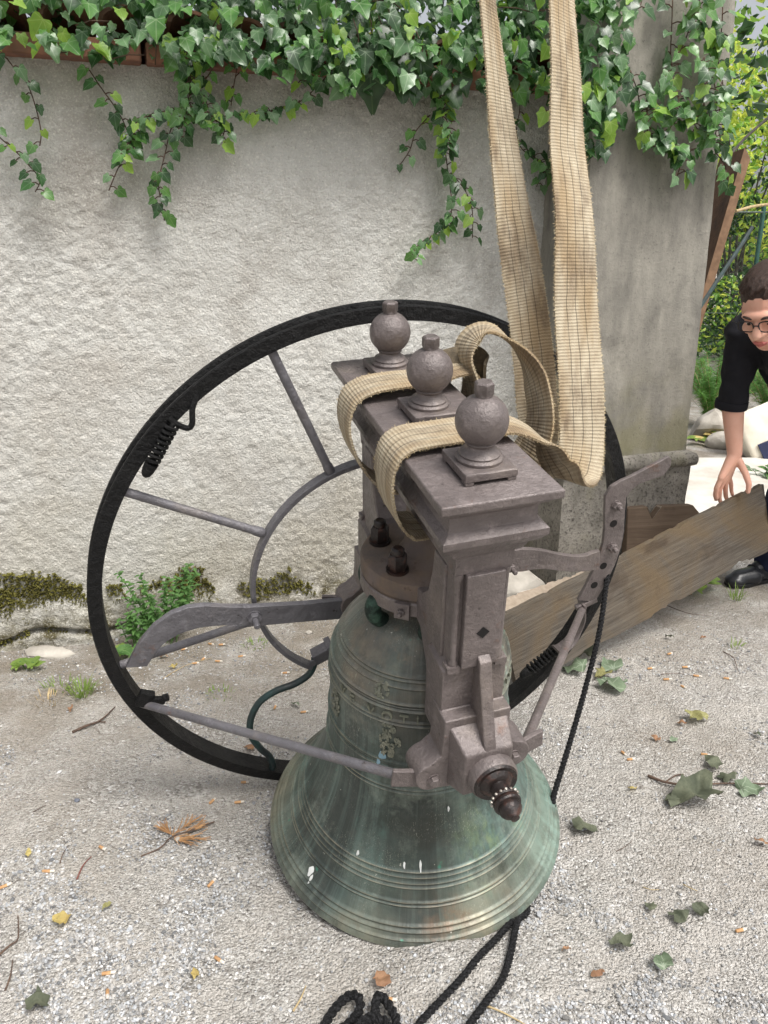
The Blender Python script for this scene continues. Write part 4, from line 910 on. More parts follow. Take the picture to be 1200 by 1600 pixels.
class Leaves:
    """leaf list of one plant: the largest in view become parts, the rest one foliage part"""
    def __init__(s, kinds, mats, nm=3): s.sh = [leaf_shape(kinds, 10+i) for i in range(nm)]; s.mats = mats; s.items = []; s.kind = kinds
    def add(s, p, n, tip, size, mi): s.items.append((np.array(p), basis(np.array(n, float), np.array(tip, float)), size, mi, len(s.items) % len(s.sh)))
    def build(s, parent, limit=295, name='leaf', minpx=9, rest='foliage'):
        loc = np.array(parent.matrix_world.translation) if parent.matrix_world.translation.length else np.array(parent.location)
        sc_ = []
        for (p, B, z, mi, k) in s.items:
            t = p[1]*CP + (CAM_H-p[2])*SP; x = 600+1200*p[0]/t if t > .1 else -999; y = 800+1200*((CAM_H-p[2])*CP - p[1]*SP)/t if t > .1 else -999
            sc_.append(z/t*1200 if (-20 < x < 1220 and -20 < y < 1620) else 0)
        # prefer the leaves nearest the viewer
        order = sorted(range(len(s.items)), key=lambda i: -(sc_[i] + (30 if s.items[i][5-1] is None else 0)))
        big = [i for i in order if sc_[i] >= minpx][:limit]; bs = set(big); me = {}
        for i in big:
            p, B, z, mi, k = s.items[i]
            if (mi, k) not in me:
                V, F, U = s.sh[k]; d = bpy.data.meshes.new(name); d.from_pydata(V.tolist(), [], F.tolist()); d.materials.append(s.mats[mi])
                u = d.uv_layers.new(name='UVMap'); u.data.foreach_set('uv', U.astype(np.float32)[F.ravel()].ravel()); d.shade_smooth(); me[(mi, k)] = d
            o = bpy.data.objects.new(name, me[(mi, k)]); col.objects.link(o); o.parent = parent
            M = Matrix([list(B[0]*z)+[p[0]-loc[0]], list(B[1]*z)+[p[1]-loc[1]], list(B[2]*z)+[p[2]-loc[2]], [0,0,0,1]]); o.matrix_basis = M
        VV, FF, UU, MI = [], [], [], []; n0 = 0
        for i in range(len(s.items)):
            if i in bs: continue
            p, B, z, mi, k = s.items[i]; V, F, U = s.sh[k]; VV.append((V*z)@B.T + p - loc); FF.append(F+n0); UU.append(U); MI += [mi]*len(F); n0 += len(V)
        if VV:
            o = tri_mesh(rest, np.concatenate(VV), np.concatenate(FF), s.mats, uv=np.concatenate(UU), mi=MI, smooth=True, kind='stuff'); o.parent = parent
def stems(paths, name, mat, parent, r=.0022):
    m = MB()
    for p in paths: m.tube([Vector(q)-parent.location for q in p], r, 6)
    return m.build(name, mat, parent, kind='stuff')
WNn = np.array(WN); WDn = np.array(WD); UPn = np.array((0,0,1.))
def rnd(a=1): return np.array([random.uniform(-a, a) for _ in range(3)])
# ---- ivy over the wall
ivy = empty('wall_ivy', wallw(1.4, 0, 2.0), label='thick green ivy spilling over the top of the plastered wall', cat='ivy')
IL = Leaves('ivy', IVY, 4)
def pick(): return random.choices([0,1,2,3], [.34,.30,.26,.10])[0]
low = [(-40,62),(60,70),(110,66),(160,92),(200,66),(260,84),(300,112),(340,80),(380,96),(430,130),(470,112),(520,138),(560,140),(600,130),(640,146),(690,140),(740,128),(800,150),(830,126),(880,170),(930,230),(970,215),(985,120),(1000,50)]
lx = [a for a, b in low]; ly = [b for a, b in low]
for k in range(2900):
    px = random.uniform(-60, 1005); b = float(np.interp(px, lx, ly)); py = random.uniform(-130, b)
    if px < 280 and py > 20 and random.random() < .45: continue
    deep = random.random(); o_ = .05 + .20*deep - (.02 if py > b-25 else 0)
    if py < 40: o_ += random.uniform(-.42, .06)
    p = wallpt(px, py, o_)
    n = WNn*.8 + UPn*random.uniform(.1, 1.0) + rnd(.55); tip = -UPn*.9 + WDn*random.uniform(-.8,.8) + WNn*random.uniform(-.1,.5)
    IL.add(p, n, tip, (random.uniform(.026, .05) if random.random() < .75 else random.uniform(.05, .075)), pick() if deep > .35 else random.choice([0,0,0,2]))
strands = [([(10,90),(25,110),(42,130),(55,165),(64,205),(62,228)], .05, 9), ([(-20,190),(0,215),(20,232),(42,255),(62,280),(55,300)], .06, 12), ([(140,110),(160,140),(178,165),(195,195),(203,230),(185,262),(170,298)], .05, 16),
 ([(345,60),(330,110),(300,150),(270,195),(258,240),(248,285),(252,315),(257,345)], .07, 34), ([(300,90),(296,140),(290,180),(275,220)], .10, 26), ([(290,170),(240,180),(215,195),(205,220),(190,250)], .08, 26), ([(320,150),(330,180),(350,200),(345,220)], .08, 20),
 ([(300,190),(345,182),(400,178),(430,172),(470,158),(510,120)], .07, 30), ([(378,30),(374,85),(366,130),(361,165)], .06, 9), ([(295,60),(295,110),(292,150)], .07, 14), ([(470,60),(478,110),(470,130)], .07, 8),
 ([(680,110),(690,170),(694,220),(700,270),(706,320),(700,345),(680,365),(655,385),(640,405)], .07, 44), ([(688,150),(700,200),(695,240)], .10, 26), ([(705,270),(728,300),(738,330),(738,372)], .06, 12), ([(672,180),(650,205),(640,235),(622,262)], .06, 7),
 ([(810,130),(812,170),(807,205),(815,232),(838,248),(850,262),(838,292)], .05, 18), ([(840,250),(852,265),(850,280)], .08, 10), ([(500,95),(520,120),(545,130)], .1, 14)]
paths = []
for pts, of, n in strands:
    Pw = [wallpt(px, py, of + .02*math.sin(i*1.7)) for i, (px, py) in enumerate(pts)]; sp = spline(Pw, 8); paths.append(sp)
    for k in range(n):
        i = int((k+.5)/n*(len(sp)-1)); p = sp[i]; sg = 1 if k % 2 else -1; d = WD*sg*random.uniform(.006,.024) + WN*random.uniform(0,.03) + Vector((0,0,random.uniform(-.012,.012)))
        q = p + d; nn = WNn*1.0 + UPn*random.uniform(0,.7) + WDn*sg*.3 + rnd(.4); tip = -UPn*.8 + WDn*sg*random.uniform(.1,1.0) + rnd(.2)
        IL.add(q, nn, tip, random.uniform(.026, .048), random.choices([0,1,2,3], [.36,.28,.18,.18])[0]); paths.append([p, (p+q)/2 + Vector((0,0,.004)), q])
for k in range(26):                    # woody runners inside the mass
    px = random.uniform(20, 960); py = random.uniform(-40, 90); a = wallpt(px, py, .1); b = wallpt(px+random.uniform(-90,90), py+random.uniform(-30,60), .1); paths.append([a, (a+b)/2 + WN*.03, b])
IL.build(ivy, 295); stems(paths, 'stem', STEM, ivy, .0019)
# broad leaves hanging in the middle of the ivy
bl = empty('broad_leaf_plant', wallpt(585, 60, .1), label='large dark heart shaped leaves hanging among the ivy above the wheel', cat='plant')
BL = Leaves('heart', [BIGLEAF], 3); bp = []
for px, py, s_, tl in [(540,125,.100,-.3),(578,140,.125,.1),(608,120,.115,.5),(622,150,.085,.2),(600,95,.11,-.2),(560,100,.10,-.5),(634,110,.09,.6),(660,120,.08,.3),(690,140,.075,0),(706,165,.07,.4),(720,140,.08,.3),(580,80,.1,.2),(610,70,.09,-.1)]:
    p = wallpt(px, py-25, .16+random.uniform(-.04,.04)); BL.add(p, WNn + UPn*random.uniform(.0,.4) + rnd(.25), -UPn + WDn*tl, s_*.95, 0); bp.append([p + Vector((0,0,.10)) - WN*.06, p + Vector((0,0,.04)), p])
BL.build(bl); stems(bp, 'stem', STEM, bl, .002)
# ---- ivy on the pillar
pivy = empty('pillar_ivy', (1.1, 2.95, 2.1), label='ivy trails hanging over the face and the right edge of the gate pillar', cat='ivy')
PL = Leaves('ivy', IVY, 4); PO = Vector((.725, 2.99, 0)); pp = []
def pilpt(px, py, off):
    d = ray(px, py); o = Vector((0,0,CAM_H)); p0 = PO + WN*(off-.02); t = (p0-o).dot(WN)/d.dot(WN); return o + d*t
pstr = [([(1052,-40),(1050,30),(1048,80),(1050,115)], .03, 9),([(1085,-30),(1082,20),(1072,60),(1058,88)], .06, 9),([(1050,100),(1045,125),(1020,150),(1008,180)], .04, 14),([(1055,140),(1062,165),(1055,190),(1030,215),(1010,232)], .06, 20),([(1060,150),(1075,180),(1092,205),(1102,220)], .05, 18),([(1090,-30),(1095,20),(1105,60),(1110,100),(1118,140)], .05, 18),([(1100,90),(1105,130),(1100,160),(1108,190)], .08, 18),([(1030,205),(1045,225),(1060,235),(1075,240)], .06, 22),([(1010,160),(1012,190),(1010,225)], .06, 14),([(985,110),(995,140),(1000,165)], .05, 8),([(1000,-20),(1000,10),(970,25)], .05, 6),([(1130,-30),(1128,40),(1122,90),(1130,140),(1122,190),(1130,240)], .04, 22),([(1115,150),(1120,190),(1115,225)], .08, 16),([(1065,245),(1062,262),(1058,275)], .06, 6),([(1120,240),(1135,265),(1130,300)], .05, 8),([(1075,30),(1100,45),(1120,70)], .06, 10),([(860,180),(905,165),(935,215)], .05, 8)]
for pts, of, n in pstr:
    Pw = [pilpt(px, py, of + .015*math.sin(i*2.1)) for i, (px, py) in enumerate(pts)]; sp = spline(Pw, 8); pp.append(sp)
    for k in range(n):
        i = int((k+.5)/n*(len(sp)-1)); p = sp[i]; sg = 1 if k % 2 else -1; q = p + WD*sg*random.uniform(.008,.034) + WN*random.uniform(0,.03) + Vector((0,0,random.uniform(-.015,.015)))
        PL.add(q, WNn + UPn*random.uniform(0,.8) + rnd(.5), -UPn*.8 + WDn*sg*random.uniform(.1,1.0) + rnd(.2), random.uniform(.034, .060), random.choices([0,1,2,3], [.34,.30,.2,.16])[0]); pp.append([p, (p+q)/2 + Vector((0,0,.004)), q])
for k in range(330):                   # thick mass over the left corner of the pillar
    py = random.uniform(-90, 235); right = float(np.interp(py, [-90, 60, 180, 240], [990, 985, 972, 940])); px = random.uniform(872, right)
    if random.random() < .25 and px > right-14: continue
    p = pilpt(px, py, random.uniform(.02, .17)); PL.add(p, WNn*.8 + UPn*random.uniform(.1,1.0) + rnd(.55), -UPn*.9 + WDn*random.uniform(-.8,.8) + WNn*random.uniform(-.1,.5), random.uniform(.030,.060), random.choices([0,1,2,3], [.5,.28,.18,.04])[0])
PL.build(pivy, 295); stems(pp, 'stem', STEM, pivy, .002)
# ------------------------------------------------------------------ plants behind
def cloud(name, c, rad, n, size, mats, wts, seed, label, cat='shrub', lumps=14, trunk=None, group=None):
    c = Vector(c); e = empty(name, (c.x, c.y, 0), label=label, cat=cat, group=group); r = np.random.default_rng(seed)
    cen = r.normal(size=(lumps, 3))*.55; cen *= np.minimum(1, .95/np.linalg.norm(cen, axis=1))[:, None]; lr = r.uniform(.18, .42, lumps)
    i = r.integers(lumps, size=n); d = r.normal(size=(n, 3)); d /= np.linalg.norm(d, axis=1)[:, None]; P = cen[i] + d*(lr[i]*r.uniform(.55, 1.05, n)**.6)[:, None]
    P = P*np.array(rad) + np.array([0, 0, c.z]); keep = P[:, 2] > .02; P = P[keep]; n = len(P)
    a = r.normal(size=(n, 3)) + np.array([0, -.3, .5]); a /= np.linalg.norm(a, axis=1)[:, None]; b = np.cross(a, r.normal(size=(n, 3))); b /= np.linalg.norm(b, axis=1)[:, None]; cc = np.cross(a, b)
    s = size*r.uniform(.55, 1.3, n)[:, None]; bend = a*s*.18
    V = np.stack([P-b*s*.5, P+cc*s*.28-bend, P+b*s*.5, P-cc*s*.28-bend], 1).reshape(-1, 3)
    k = np.arange(n)[:, None]*4; F = np.concatenate([k+np.array([[0,1,2]]), k+np.array([[0,2,3]])], 1).reshape(-1, 3)
    uv = np.tile(np.array([(0,0),(.3,.5),(0,1),(-.3,.5)]), (n, 1)); mi = np.repeat(r.choice(len(mats), n, p=wts), 2)
    tri_mesh('foliage', V, F, mats, uv=uv, mi=mi, parent=e, kind='stuff')
    m = MB(); rr = random.Random(seed)
    for q in range(9):
        g = Vector(cen[q % lumps])*.9; tipp = Vector((g.x*rad[0], g.y*rad[1], g.z*rad[2]+c.z)); b0 = Vector((rr.uniform(-.1,.1), rr.uniform(-.1,.1), -.05)); mid = b0.lerp(tipp, .5) + Vector((rr.uniform(-.15,.15), rr.uniform(-.1,.1), .1))
        m.tube(spline([b0, mid, tipp], 5), .02, 6, rr=[.022-.0016*j for j in range(11)])
    m.build('branch', BARK, e, kind='stuff'); return e
cloud('bright_shrub', (4.1, 9.2, 2.55), (1.25, .8, 1.15), 5200, .085, SHRUB, [.62,.32,.06], 21, 'bright yellow green shrub behind the wire fence at the right edge')
cloud('bright_shrub', (5.6, 9.8, 3.2), (1.3, .8, 1.8), 3600, .09, SHRUB, [.5,.38,.12], 22, 'taller loose light green shrub at the far right against the sky')
cloud('dark_shrub', (3.9, 8.3, .95), (1.5, .5, .95), 6500, .075, SHRUB, [.18,.30,.52], 23, 'dark leafy bush low behind the wire fence')
cloud('filler_hedge', (-.9, 4.5, 2.25), (2.5, .7, .95), 11000, .09, SHRUB, [.03,.25,.72], 24, 'dense dark leaf mass added behind the plastered wall to block the sky', 'filler_hedge', 40)  # added dark foliage, blocks the sky through the ivy gaps and shades
cloud('background_tree', (4.6, 14, 2.6), (3.6, 1.2, 2.6), 3600, .17, SHRUB, [.34,.4,.26], 25, 'pale green tree crown far behind the fence', 'tree', 26)
cloud('dark_shrub', (5.2, 11.5, 1.2), (2.6, .7, 1.3), 6000, .12, SHRUB, [.08,.3,.62], 26, 'broad dark thicket far behind the wire fence')
# feathery plants
def feather(name, base, h, w, n, label, seed):
    e = empty(name, base, label=label, cat='plant', group=None); r = random.Random(seed); V = []; F = []; sm = MB()
    for k in range(n):
        a = r.uniform(0, 6.28); l = r.uniform(.5, 1)*h; tipd = Vector((math.cos(a)*w*r.uniform(.2,1), math.sin(a)*w*r.uniform(.2,1), l)); pts_ = spline([(0,0,0), tipd*.5+Vector((0,0,.12*h)), tipd], 8); sm.tube(pts_, .003, 4)
        for i in range(3, len(pts_)):
            for j in range(16):
                b = pts_[i]; d = Vector((r.gauss(0,1), r.gauss(0,1), r.gauss(.05,.8))).normalized()*r.uniform(.03,.085); o = d.orthogonal().normalized()*.0022; q = len(V); V += [b-o, b+o, b+d]; F.append((q,q+1,q+2))
    sm.build('stem', PALESTEM, e, kind='stuff'); f = tri_mesh('fronds', np.array([tuple(v) for v in V]), np.array(F), FENNEL, kind='stuff'); f.parent = e
feather('feathery_plant', (2.78, 6.45, 0), .62, .32, 46, 'feathery green fennel plant beyond the pillar', 3)
feather('feathery_plant', (3.5, 6.9, 0), .50, .40, 40, 'feathery green plant behind the man and the cream bag', 5)
# wire fence
fe = empty('wire_fence', (3.6, 7.4, 0), label='chain link fence with green and red posts in front of the shrubs', cat='fence')
m = MB(); 
for k in range(-34, 66):
    for sg in (1, -1):
        x0 = -1.3 + k*.075; pts_ = []
        a = Vector((x0, 0, .02)); b = Vector((x0 + sg*1.75, 0, 1.77))
        # clip to the panel
        for (p, q) in ((a, b),):
            t0, t1 = 0, 1
            d = q.x-p.x; lo, hi = -1.3, 2.6
            ta, tb = (lo-p.x)/d, (hi-p.x)/d; ta, tb = min(ta, tb), max(ta, tb); t0, t1 = max(0, ta), min(1, tb)
            if t1-t0 > .02: m.tube([p.lerp(q, t0)+Vector((0,.003*sg,0)), p.lerp(q, t1)+Vector((0,.003*sg,0))], .0010, 3, cap=False)
w = m.build('wire_mesh', WIRE, fe, kind='stuff')
for x, mt in ((-.18, GREENPOST), (.12, REDPOST), (1.9, GREENPOST)):
    m = MB(); m.lathe([(.020,-.05),(.020,1.82),(.014,1.84),(.0001,1.845)], 12, None, (x, .02, 0)); m.build('post', mt, fe)
m = MB(); m.tube([(-1.3,.01,1.78),(2.6,.01,1.78)], .008, 8); m.tube([(-1.3,.01,.9),(2.6,.01,.9)], .003, 6); m.build('rail', WIRE, fe)
# bare branches
for (a, b, c), lb in ((((1125,262),(1165,215),(1215,172)), 'thin dark bare branch slanting up right of the pillar top'), (((1150,330),(1180,322),(1215,318)), 'pale bare branch lying level on top of the wire fence')):
    m = MB(); m.tube(spline([at(*a, 6.2), at(*b, 6.3), at(*c, 6.4)], 6), .012, 7); m.build('bare_branch', BARK if 'dark' in lb else PALESTEM, label=lb, cat='branch')
rock('rock', (2.62, 6.05, .10), (.20, .16, .17), 31, ROCK, label='pale broken stone block beyond the right foot of the pillar', cat='rock')
rock('rock', (2.62, 5.75, .04), (.16, .10, .09), 34, ROCK, label='lower darker stone in front of the pale broken block', cat='rock')
rock('rock', (2.95, 6.15, .05), (.14, .12, .10), 37, ROCK, label='small stone half hidden behind the bent man', cat='rock')
# ------------------------------------------------------------------ cream bag
bag = empty('canvas_bag', (2.80, 5.45, 0), label='cream canvas bag with a navy panel lying on the path behind the man', cat='bag')
import bmesh
def pillow(name, hx, hy, hz, mat, parent, M4, seed=1, n=14):
    bm = bmesh.new(); bmesh.ops.create_cube(bm, size=2); bmesh.ops.subdivide_edges(bm, edges=bm.edges[:], cuts=n, use_grid_fill=True)
    P = np.array([v.co[:] for v in bm.verts]); 
    d = 1 - .55*(np.abs(P[:,0])**4*.5 + np.abs(P[:,2])**4*.5)
    P[:,1] *= d; P = P*np.array([hx,hy,hz]); P += ((fbm(P*9+seed, 3, seed)-.45)*.05)[:, None]*np.array([.3,1,.3])
    for v, q in zip(bm.verts, P): v.co = M4 @ Vector(q)
    me = bpy.data.meshes.new(name); bm.to_mesh(me); bm.free(); me.materials.append(mat); me.shade_smooth(); o = bpy.data.objects.new(name, me); col.objects.link(o); o.parent = parent; return o
M4 = Matrix.Translation((0,0,.19)) @ Matrix.Rotation(R(-24), 4, 'Y') @ Matrix.Rotation(R(-20), 4, 'X')
pillow('body', .22, .09, .21, CANVAS, bag, M4)
M5 = M4 @ Matrix.Translation((-.06,-.078,-.12)); m = MB()
m.add([tuple(M5 @ Vector(q)) for q in ((-.10,-.022,-.08),(.10,-.022,-.08),(.10,-.026,.075),(-.10,-.026,.075),(-.10,-.012,-.08),(.10,-.012,-.08),(.10,-.016,.075),(-.10,-.016,.075))], [(0,1,2,3),(7,6,5,4),(0,4,5,1),(1,5,6,2),(2,6,7,3),(3,7,4,0)]); pan = m.build('navy_panel', BAGNAVY, bag)
m = MB()
for k in range(12):
    a = 2*math.pi*k/12; q = M5 @ Vector((.03*math.cos(a), -.028, .03*math.sin(a)+.0)); m.lathe([(.0001,-.004),(.008,0),(.0001,.004)], 8, None, q)
m.lathe([(.0001,-.004),(.014,0),(.0001,.004)], 10, None, M5 @ Vector((0,-.028,0))); m.build('round_emblem', EMBLEM, pan)
# ------------------------------------------------------------------ the man
man = empty('person', (1.72, 3.05, 0), label='bent man in black T-shirt and navy trousers holding up the end of a plank', cat='person'); mo = man.location
def blob(name, caps, ells, mat, voxel, parent, smooth=4, disp=None):
    m = MB()
    for (a, b, ra, rb) in caps:
        a, b = Vector(a)-mo, Vector(b)-mo; d = b-a; L = d.length; M3 = rotm(d); pr = []
        for k in range(5): t = math.pi/2*k/4; pr.append((max(ra*math.sin(t), 1e-5), -ra*math.cos(t)))
        for k in range(5): t = math.pi/2*k/4; pr.append((max(rb*math.cos(t), 1e-5), L+rb*math.sin(t)))
        m.lathe(pr, 16, M3, a)
    for (c, rad, M3) in ells:
        pr = [(max(math.sin(math.pi*k/12), 1e-5), -math.cos(math.pi*k/12)) for k in range(13)]
        m.lathe(pr, 18, M3 @ Matrix.Diagonal(rad), Vector(c)-mo)
    o = m.build(name, mat, parent)
    r = o.modifiers.new('fuse', 'REMESH'); r.mode = 'VOXEL'; r.voxel_size = voxel; r.use_smooth_shade = True
    s_ = o.modifiers.new('soft', 'SMOOTH'); s_.factor = .5; s_.iterations = smooth
    if disp:
        tx = bpy.data.textures.new(name+'_folds', 'CLOUDS'); tx.noise_scale = disp[1]; tx.noise_depth = 1
        dm = o.modifiers.new('folds', 'DISPLACE'); dm.texture = tx; dm.strength = disp[0]; dm.mid_level = .5
    return o
Hc = Vector((1.236, 2.54, 1.208)); fF = Vector((-.62,-.64,-.50)).normalized(); uU = Vector((-.10,-.02,1)); uU = (uU - fF*uU.dot(fF)).normalized(); rR = fF.cross(uU)   # rR points to his right
HM = Matrix((rR, fF, uU)).transposed()          # local x right, y forward, z up
hd = lambda x, y, z: tuple(Hc + HM @ Vector((x, y, z)))
K = 1.04
shR, shL = Vector((1.302,2.83,1.115)), Vector((1.64,2.60,1.12)); elb = Vector((1.303,2.862,.868)); wri = Vector((1.322,2.822,.665))
chest = Vector((1.49,2.76,1.08)); pelvis = Vector((1.80,3.10,.86)); neck = Vector((1.40,2.68,1.19))
caps = [(neck + (chest-neck)*.4, hd(0,-.045,-.07), .062, .056), (chest, pelvis, .11, .11), (shR, shL, .055, .055), (shR, elb, .050, .041), (elb, wri, .043, .027),
        (shL, (1.70,2.50,.86), .05, .042), ((1.70,2.50,.86), (1.62,2.66,.66), .042, .028),
        ((1.70,3.16,.84), (1.62,2.97,.50), .075, .052), ((1.62,2.97,.50), (1.70,3.16,.09), .052, .034), ((1.90,3.04,.84), (1.95,2.82,.46), .075, .052), ((1.95,2.82,.46), (1.98,3.02,.09), .052, .034)]
# head: skull, face, jaw, nose, ears, brow, cheeks, chin
I3 = HM
ells = [(hd(0,-.012,.030), (.077*K,.096*K,.092*K), I3), (hd(0,.028,-.035), (.060*K,.066*K,.082*K), I3), (hd(0,.050,-.088), (.034,.034,.028), I3), (hd(0,.086,.028), (.054,.020,.016), I3),
        (hd(.036,.070,-.022), (.026,.022,.022), I3), (hd(-.036,.070,-.022), (.026,.022,.022), I3), (hd(.079,-.006,-.004), (.011,.021,.033), I3), (hd(-.079,-.006,-.004), (.011,.021,.033), I3), (hd(0,.089,-.056), (.026,.016,.018), I3)]
caps += [(hd(0,.094,.016), hd(0,.116,-.024), .0095, .0155), (hd(-.013,.102,-.028), hd(.013,.102,-.028), .0105, .0105)]
# right hand: palm, four fingers over the plank's top edge, thumb in front
K1, K2, K3, K4 = Vector((1.272,2.794,.578)), Vector((1.288,2.812,.566)), Vector((1.305,2.827,.564)), Vector((1.321,2.838,.570))
caps += [(wri, K1, .024, .0135), (wri, K2, .025, .0135), (wri, K3, .025, .013), (wri, K4, .023, .012)]
def finger(ps, r0, r1):
    n = len(ps)-1
    return [(ps[i], ps[i+1], r0+(r1-r0)*i/n, r0+(r1-r0)*(i+1)/n) for i in range(n)]
caps += finger([K1, (1.262,2.800,.537), (1.266,2.812,.505), (1.276,2.822,.484)], .0112, .0078)
caps += finger([K2, (1.285,2.822,.520), (1.294,2.836,.484), (1.306,2.838,.462)], .0114, .0078)
caps += finger([K3, (1.314,2.838,.522), (1.324,2.850,.490), (1.333,2.848,.468)], .0110, .0076)
caps += finger([K4, (1.338,2.848,.536), (1.346,2.856,.510), (1.352,2.854,.492)], .0098, .0070)
caps += finger([(1.336,2.812,.640), (1.358,2.792,.598), (1.372,2.778,.558), (1.372,2.776,.528)], .0150, .0088)
# left hand, out of view on his knee
LH = Vector((1.62,2.66,.66))
for dx in (-.02,-.005,.01,.025): caps += [(LH, LH+Vector((dx,.03,-.08)), .02, .011)] + finger([LH+Vector((dx,.03,-.08)), LH+Vector((dx*1.3,.05,-.12)), LH+Vector((dx*1.3,.04,-.15))], .010, .008)
caps += finger([LH+Vector((-.02,.0,-.03)), LH+Vector((-.05,.01,-.06)), LH+Vector((-.055,.02,-.09))], .013, .009)
body_ = blob('body', caps, ells, SKIN, .0042, man, 3)
# eyes, brows, mouth
for sx in (-1, 1):
    m = MB(); M3 = HM @ Matrix.Diagonal((.0125,.0125,.0100)); m.lathe([(max(math.sin(math.pi*k/8),1e-5), -math.cos(math.pi*k/8)) for k in range(9)], 12, M3, Vector(hd(sx*.031,.0795,.005))-mo); e = m.build('eye', EYE, man)
    m = MB(); m.lathe([(max(.0062*math.sin(math.pi*k/8),1e-5), -.003*math.cos(math.pi*k/8)) for k in range(9)], 12, HM @ rotm((0,1,-.35)), Vector(hd(sx*.031,.0905,.002))-mo); m.build('iris', IRIS, e)
    m = MB(); m.lathe([(max(math.sin(math.pi*k/10),1e-5), -math.cos(math.pi*k/10)) for k in range(11)], 14, HM @ Matrix.Diagonal((.0150,.0125,.0085)), Vector(hd(sx*.031,.0825,.0125))-mo); m.build('eyelid', SKIN, man)
    m = MB(); m.tube([Vector(hd(sx*a, b, c))-mo for a, b, c in ((.014,.103,.026),(.026,.104,.032),(.040,.097,.032),(.052,.082,.024))], .004, 6, rr=[.003,.0045,.004,.002]); m.build('eyebrow', HAIR, man)
m = MB(); m.tube([Vector(hd(a, b, c))-mo for a, b, c in ((-.024,.094,-.062),(-.012,.105,-.058),(0,.107,-.060),(.012,.105,-.058),(.024,.094,-.062))], .005, 8, rr=[.002,.0048,.0045,.0048,.002]); m.tube([Vector(hd(a, b, c))-mo for a, b, c in ((-.020,.096,-.066),(0,.106,-.069),(.020,.096,-.066))], .005, 8, rr=[.002,.0055,.002]); m.build('lips', LIP, man)
# hair: short, parted fringe, many overlapping locks on a cap
he = [(hd(0,-.030,.050), (.087*K,.104*K,.096*K), I3), (hd(0,-.060,.000), (.072,.066,.075), I3)]
hc = []
rh = random.Random(4)
for k in range(200):
    a = rh.uniform(-2.6, 2.6); el = rh.uniform(.05, 1.35)
    if abs(a) < 1.15: el = rh.uniform(.62, 1.4)
    d = Vector((math.sin(a)*math.cos(el), math.cos(a)*math.cos(el), math.sin(el))); s0 = Vector((d.x*.090, -.022 + d.y*.105, .046 + d.z*.098)); 
    dn = Vector((math.sin(a)*.6+.35, math.cos(a)*.5, -.5)); dn = (dn - d*dn.dot(d)).normalized()*rh.uniform(.014,.026); hc.append((hd(*s0), hd(*(s0+dn+d*.0005)), .0050, .0036))
blob('hair', hc, he, HAIR, .0040, man, 1)
# glasses
gl = bpy.data.objects.new('glasses', None); col.objects.link(gl); gl.parent = man; gl.empty_display_size = .05
for sx in (-1, 1):
    pts_ = []
    for k in range(25):
        a = 2*math.pi*k/24; c, s_ = math.cos(a), math.sin(a); q = (abs(c)**.6*math.copysign(1, c)*.0245, abs(s_)**.6*math.copysign(1, s_)*.0185); pts_.append(Vector(hd(sx*.033+q[0], .113 - abs(sx*.033+q[0])*.12, .004+q[1]))-mo)
    m = MB(); m.tube(pts_, .0021, 8, cap=False); m.tube([Vector(hd(sx*.057,.106,.012))-mo, Vector(hd(sx*.080,.09,.014))-mo, Vector(hd(sx*.086,.0,.012))-mo, Vector(hd(sx*.084,-.03,-.004))-mo], .0020, 8); m.build('frame', BLACKP, gl)
m = MB(); m.tube([Vector(hd(-.010,.112,.008))-mo, Vector(hd(0,.116,.011))-mo, Vector(hd(.010,.112,.008))-mo], .0019, 8); m.build('bridge', BLACKP, gl)
# clothes
def between(a, b, f): return Vector(a).lerp(Vector(b), f)
sl = between(shR, elb, .93); slL = between(shL, (1.70,2.50,.86), .8)
o = blob('tshirt', [(chest, pelvis, .150, .145), (chest+Vector((-.02,-.02,.02)), chest+Vector((.03,.04,-.06)), .155, .15), (shR+Vector((.03,-.02,.0)), shL, .078, .078), (shR, sl, .070, .057), (shL, slL, .07, .06), (neck+(chest-neck)*.3, chest, .070, .12), (pelvis, pelvis+Vector((.02,.03,-.04)), .15, .15)], [], SHIRT, .007, man, 5, (.030, .07))
m = MB(); d = (elb-shR).normalized(); M3 = rotm(d); m.lathe([(.054,-.022),(.058,-.018),(.0585,.0),(.0575,.010),(.050,.010)], 28, M3, sl-mo+d*.045); m.build('sleeve_cuff', SHIRT, o)
o = blob('trousers', [(pelvis, pelvis+Vector((.03,.04,-.10)), .155, .16), ((1.72,3.16,.82), (1.625,2.97,.50), .10, .072), ((1.625,2.97,.50), (1.705,3.165,.10), .070, .060), ((1.90,3.06,.82), (1.95,2.82,.46), .10, .075), ((1.95,2.82,.46), (1.99,3.02,.10), .07, .062)], [], NAVY, .007, man, 4, (.026, .07))
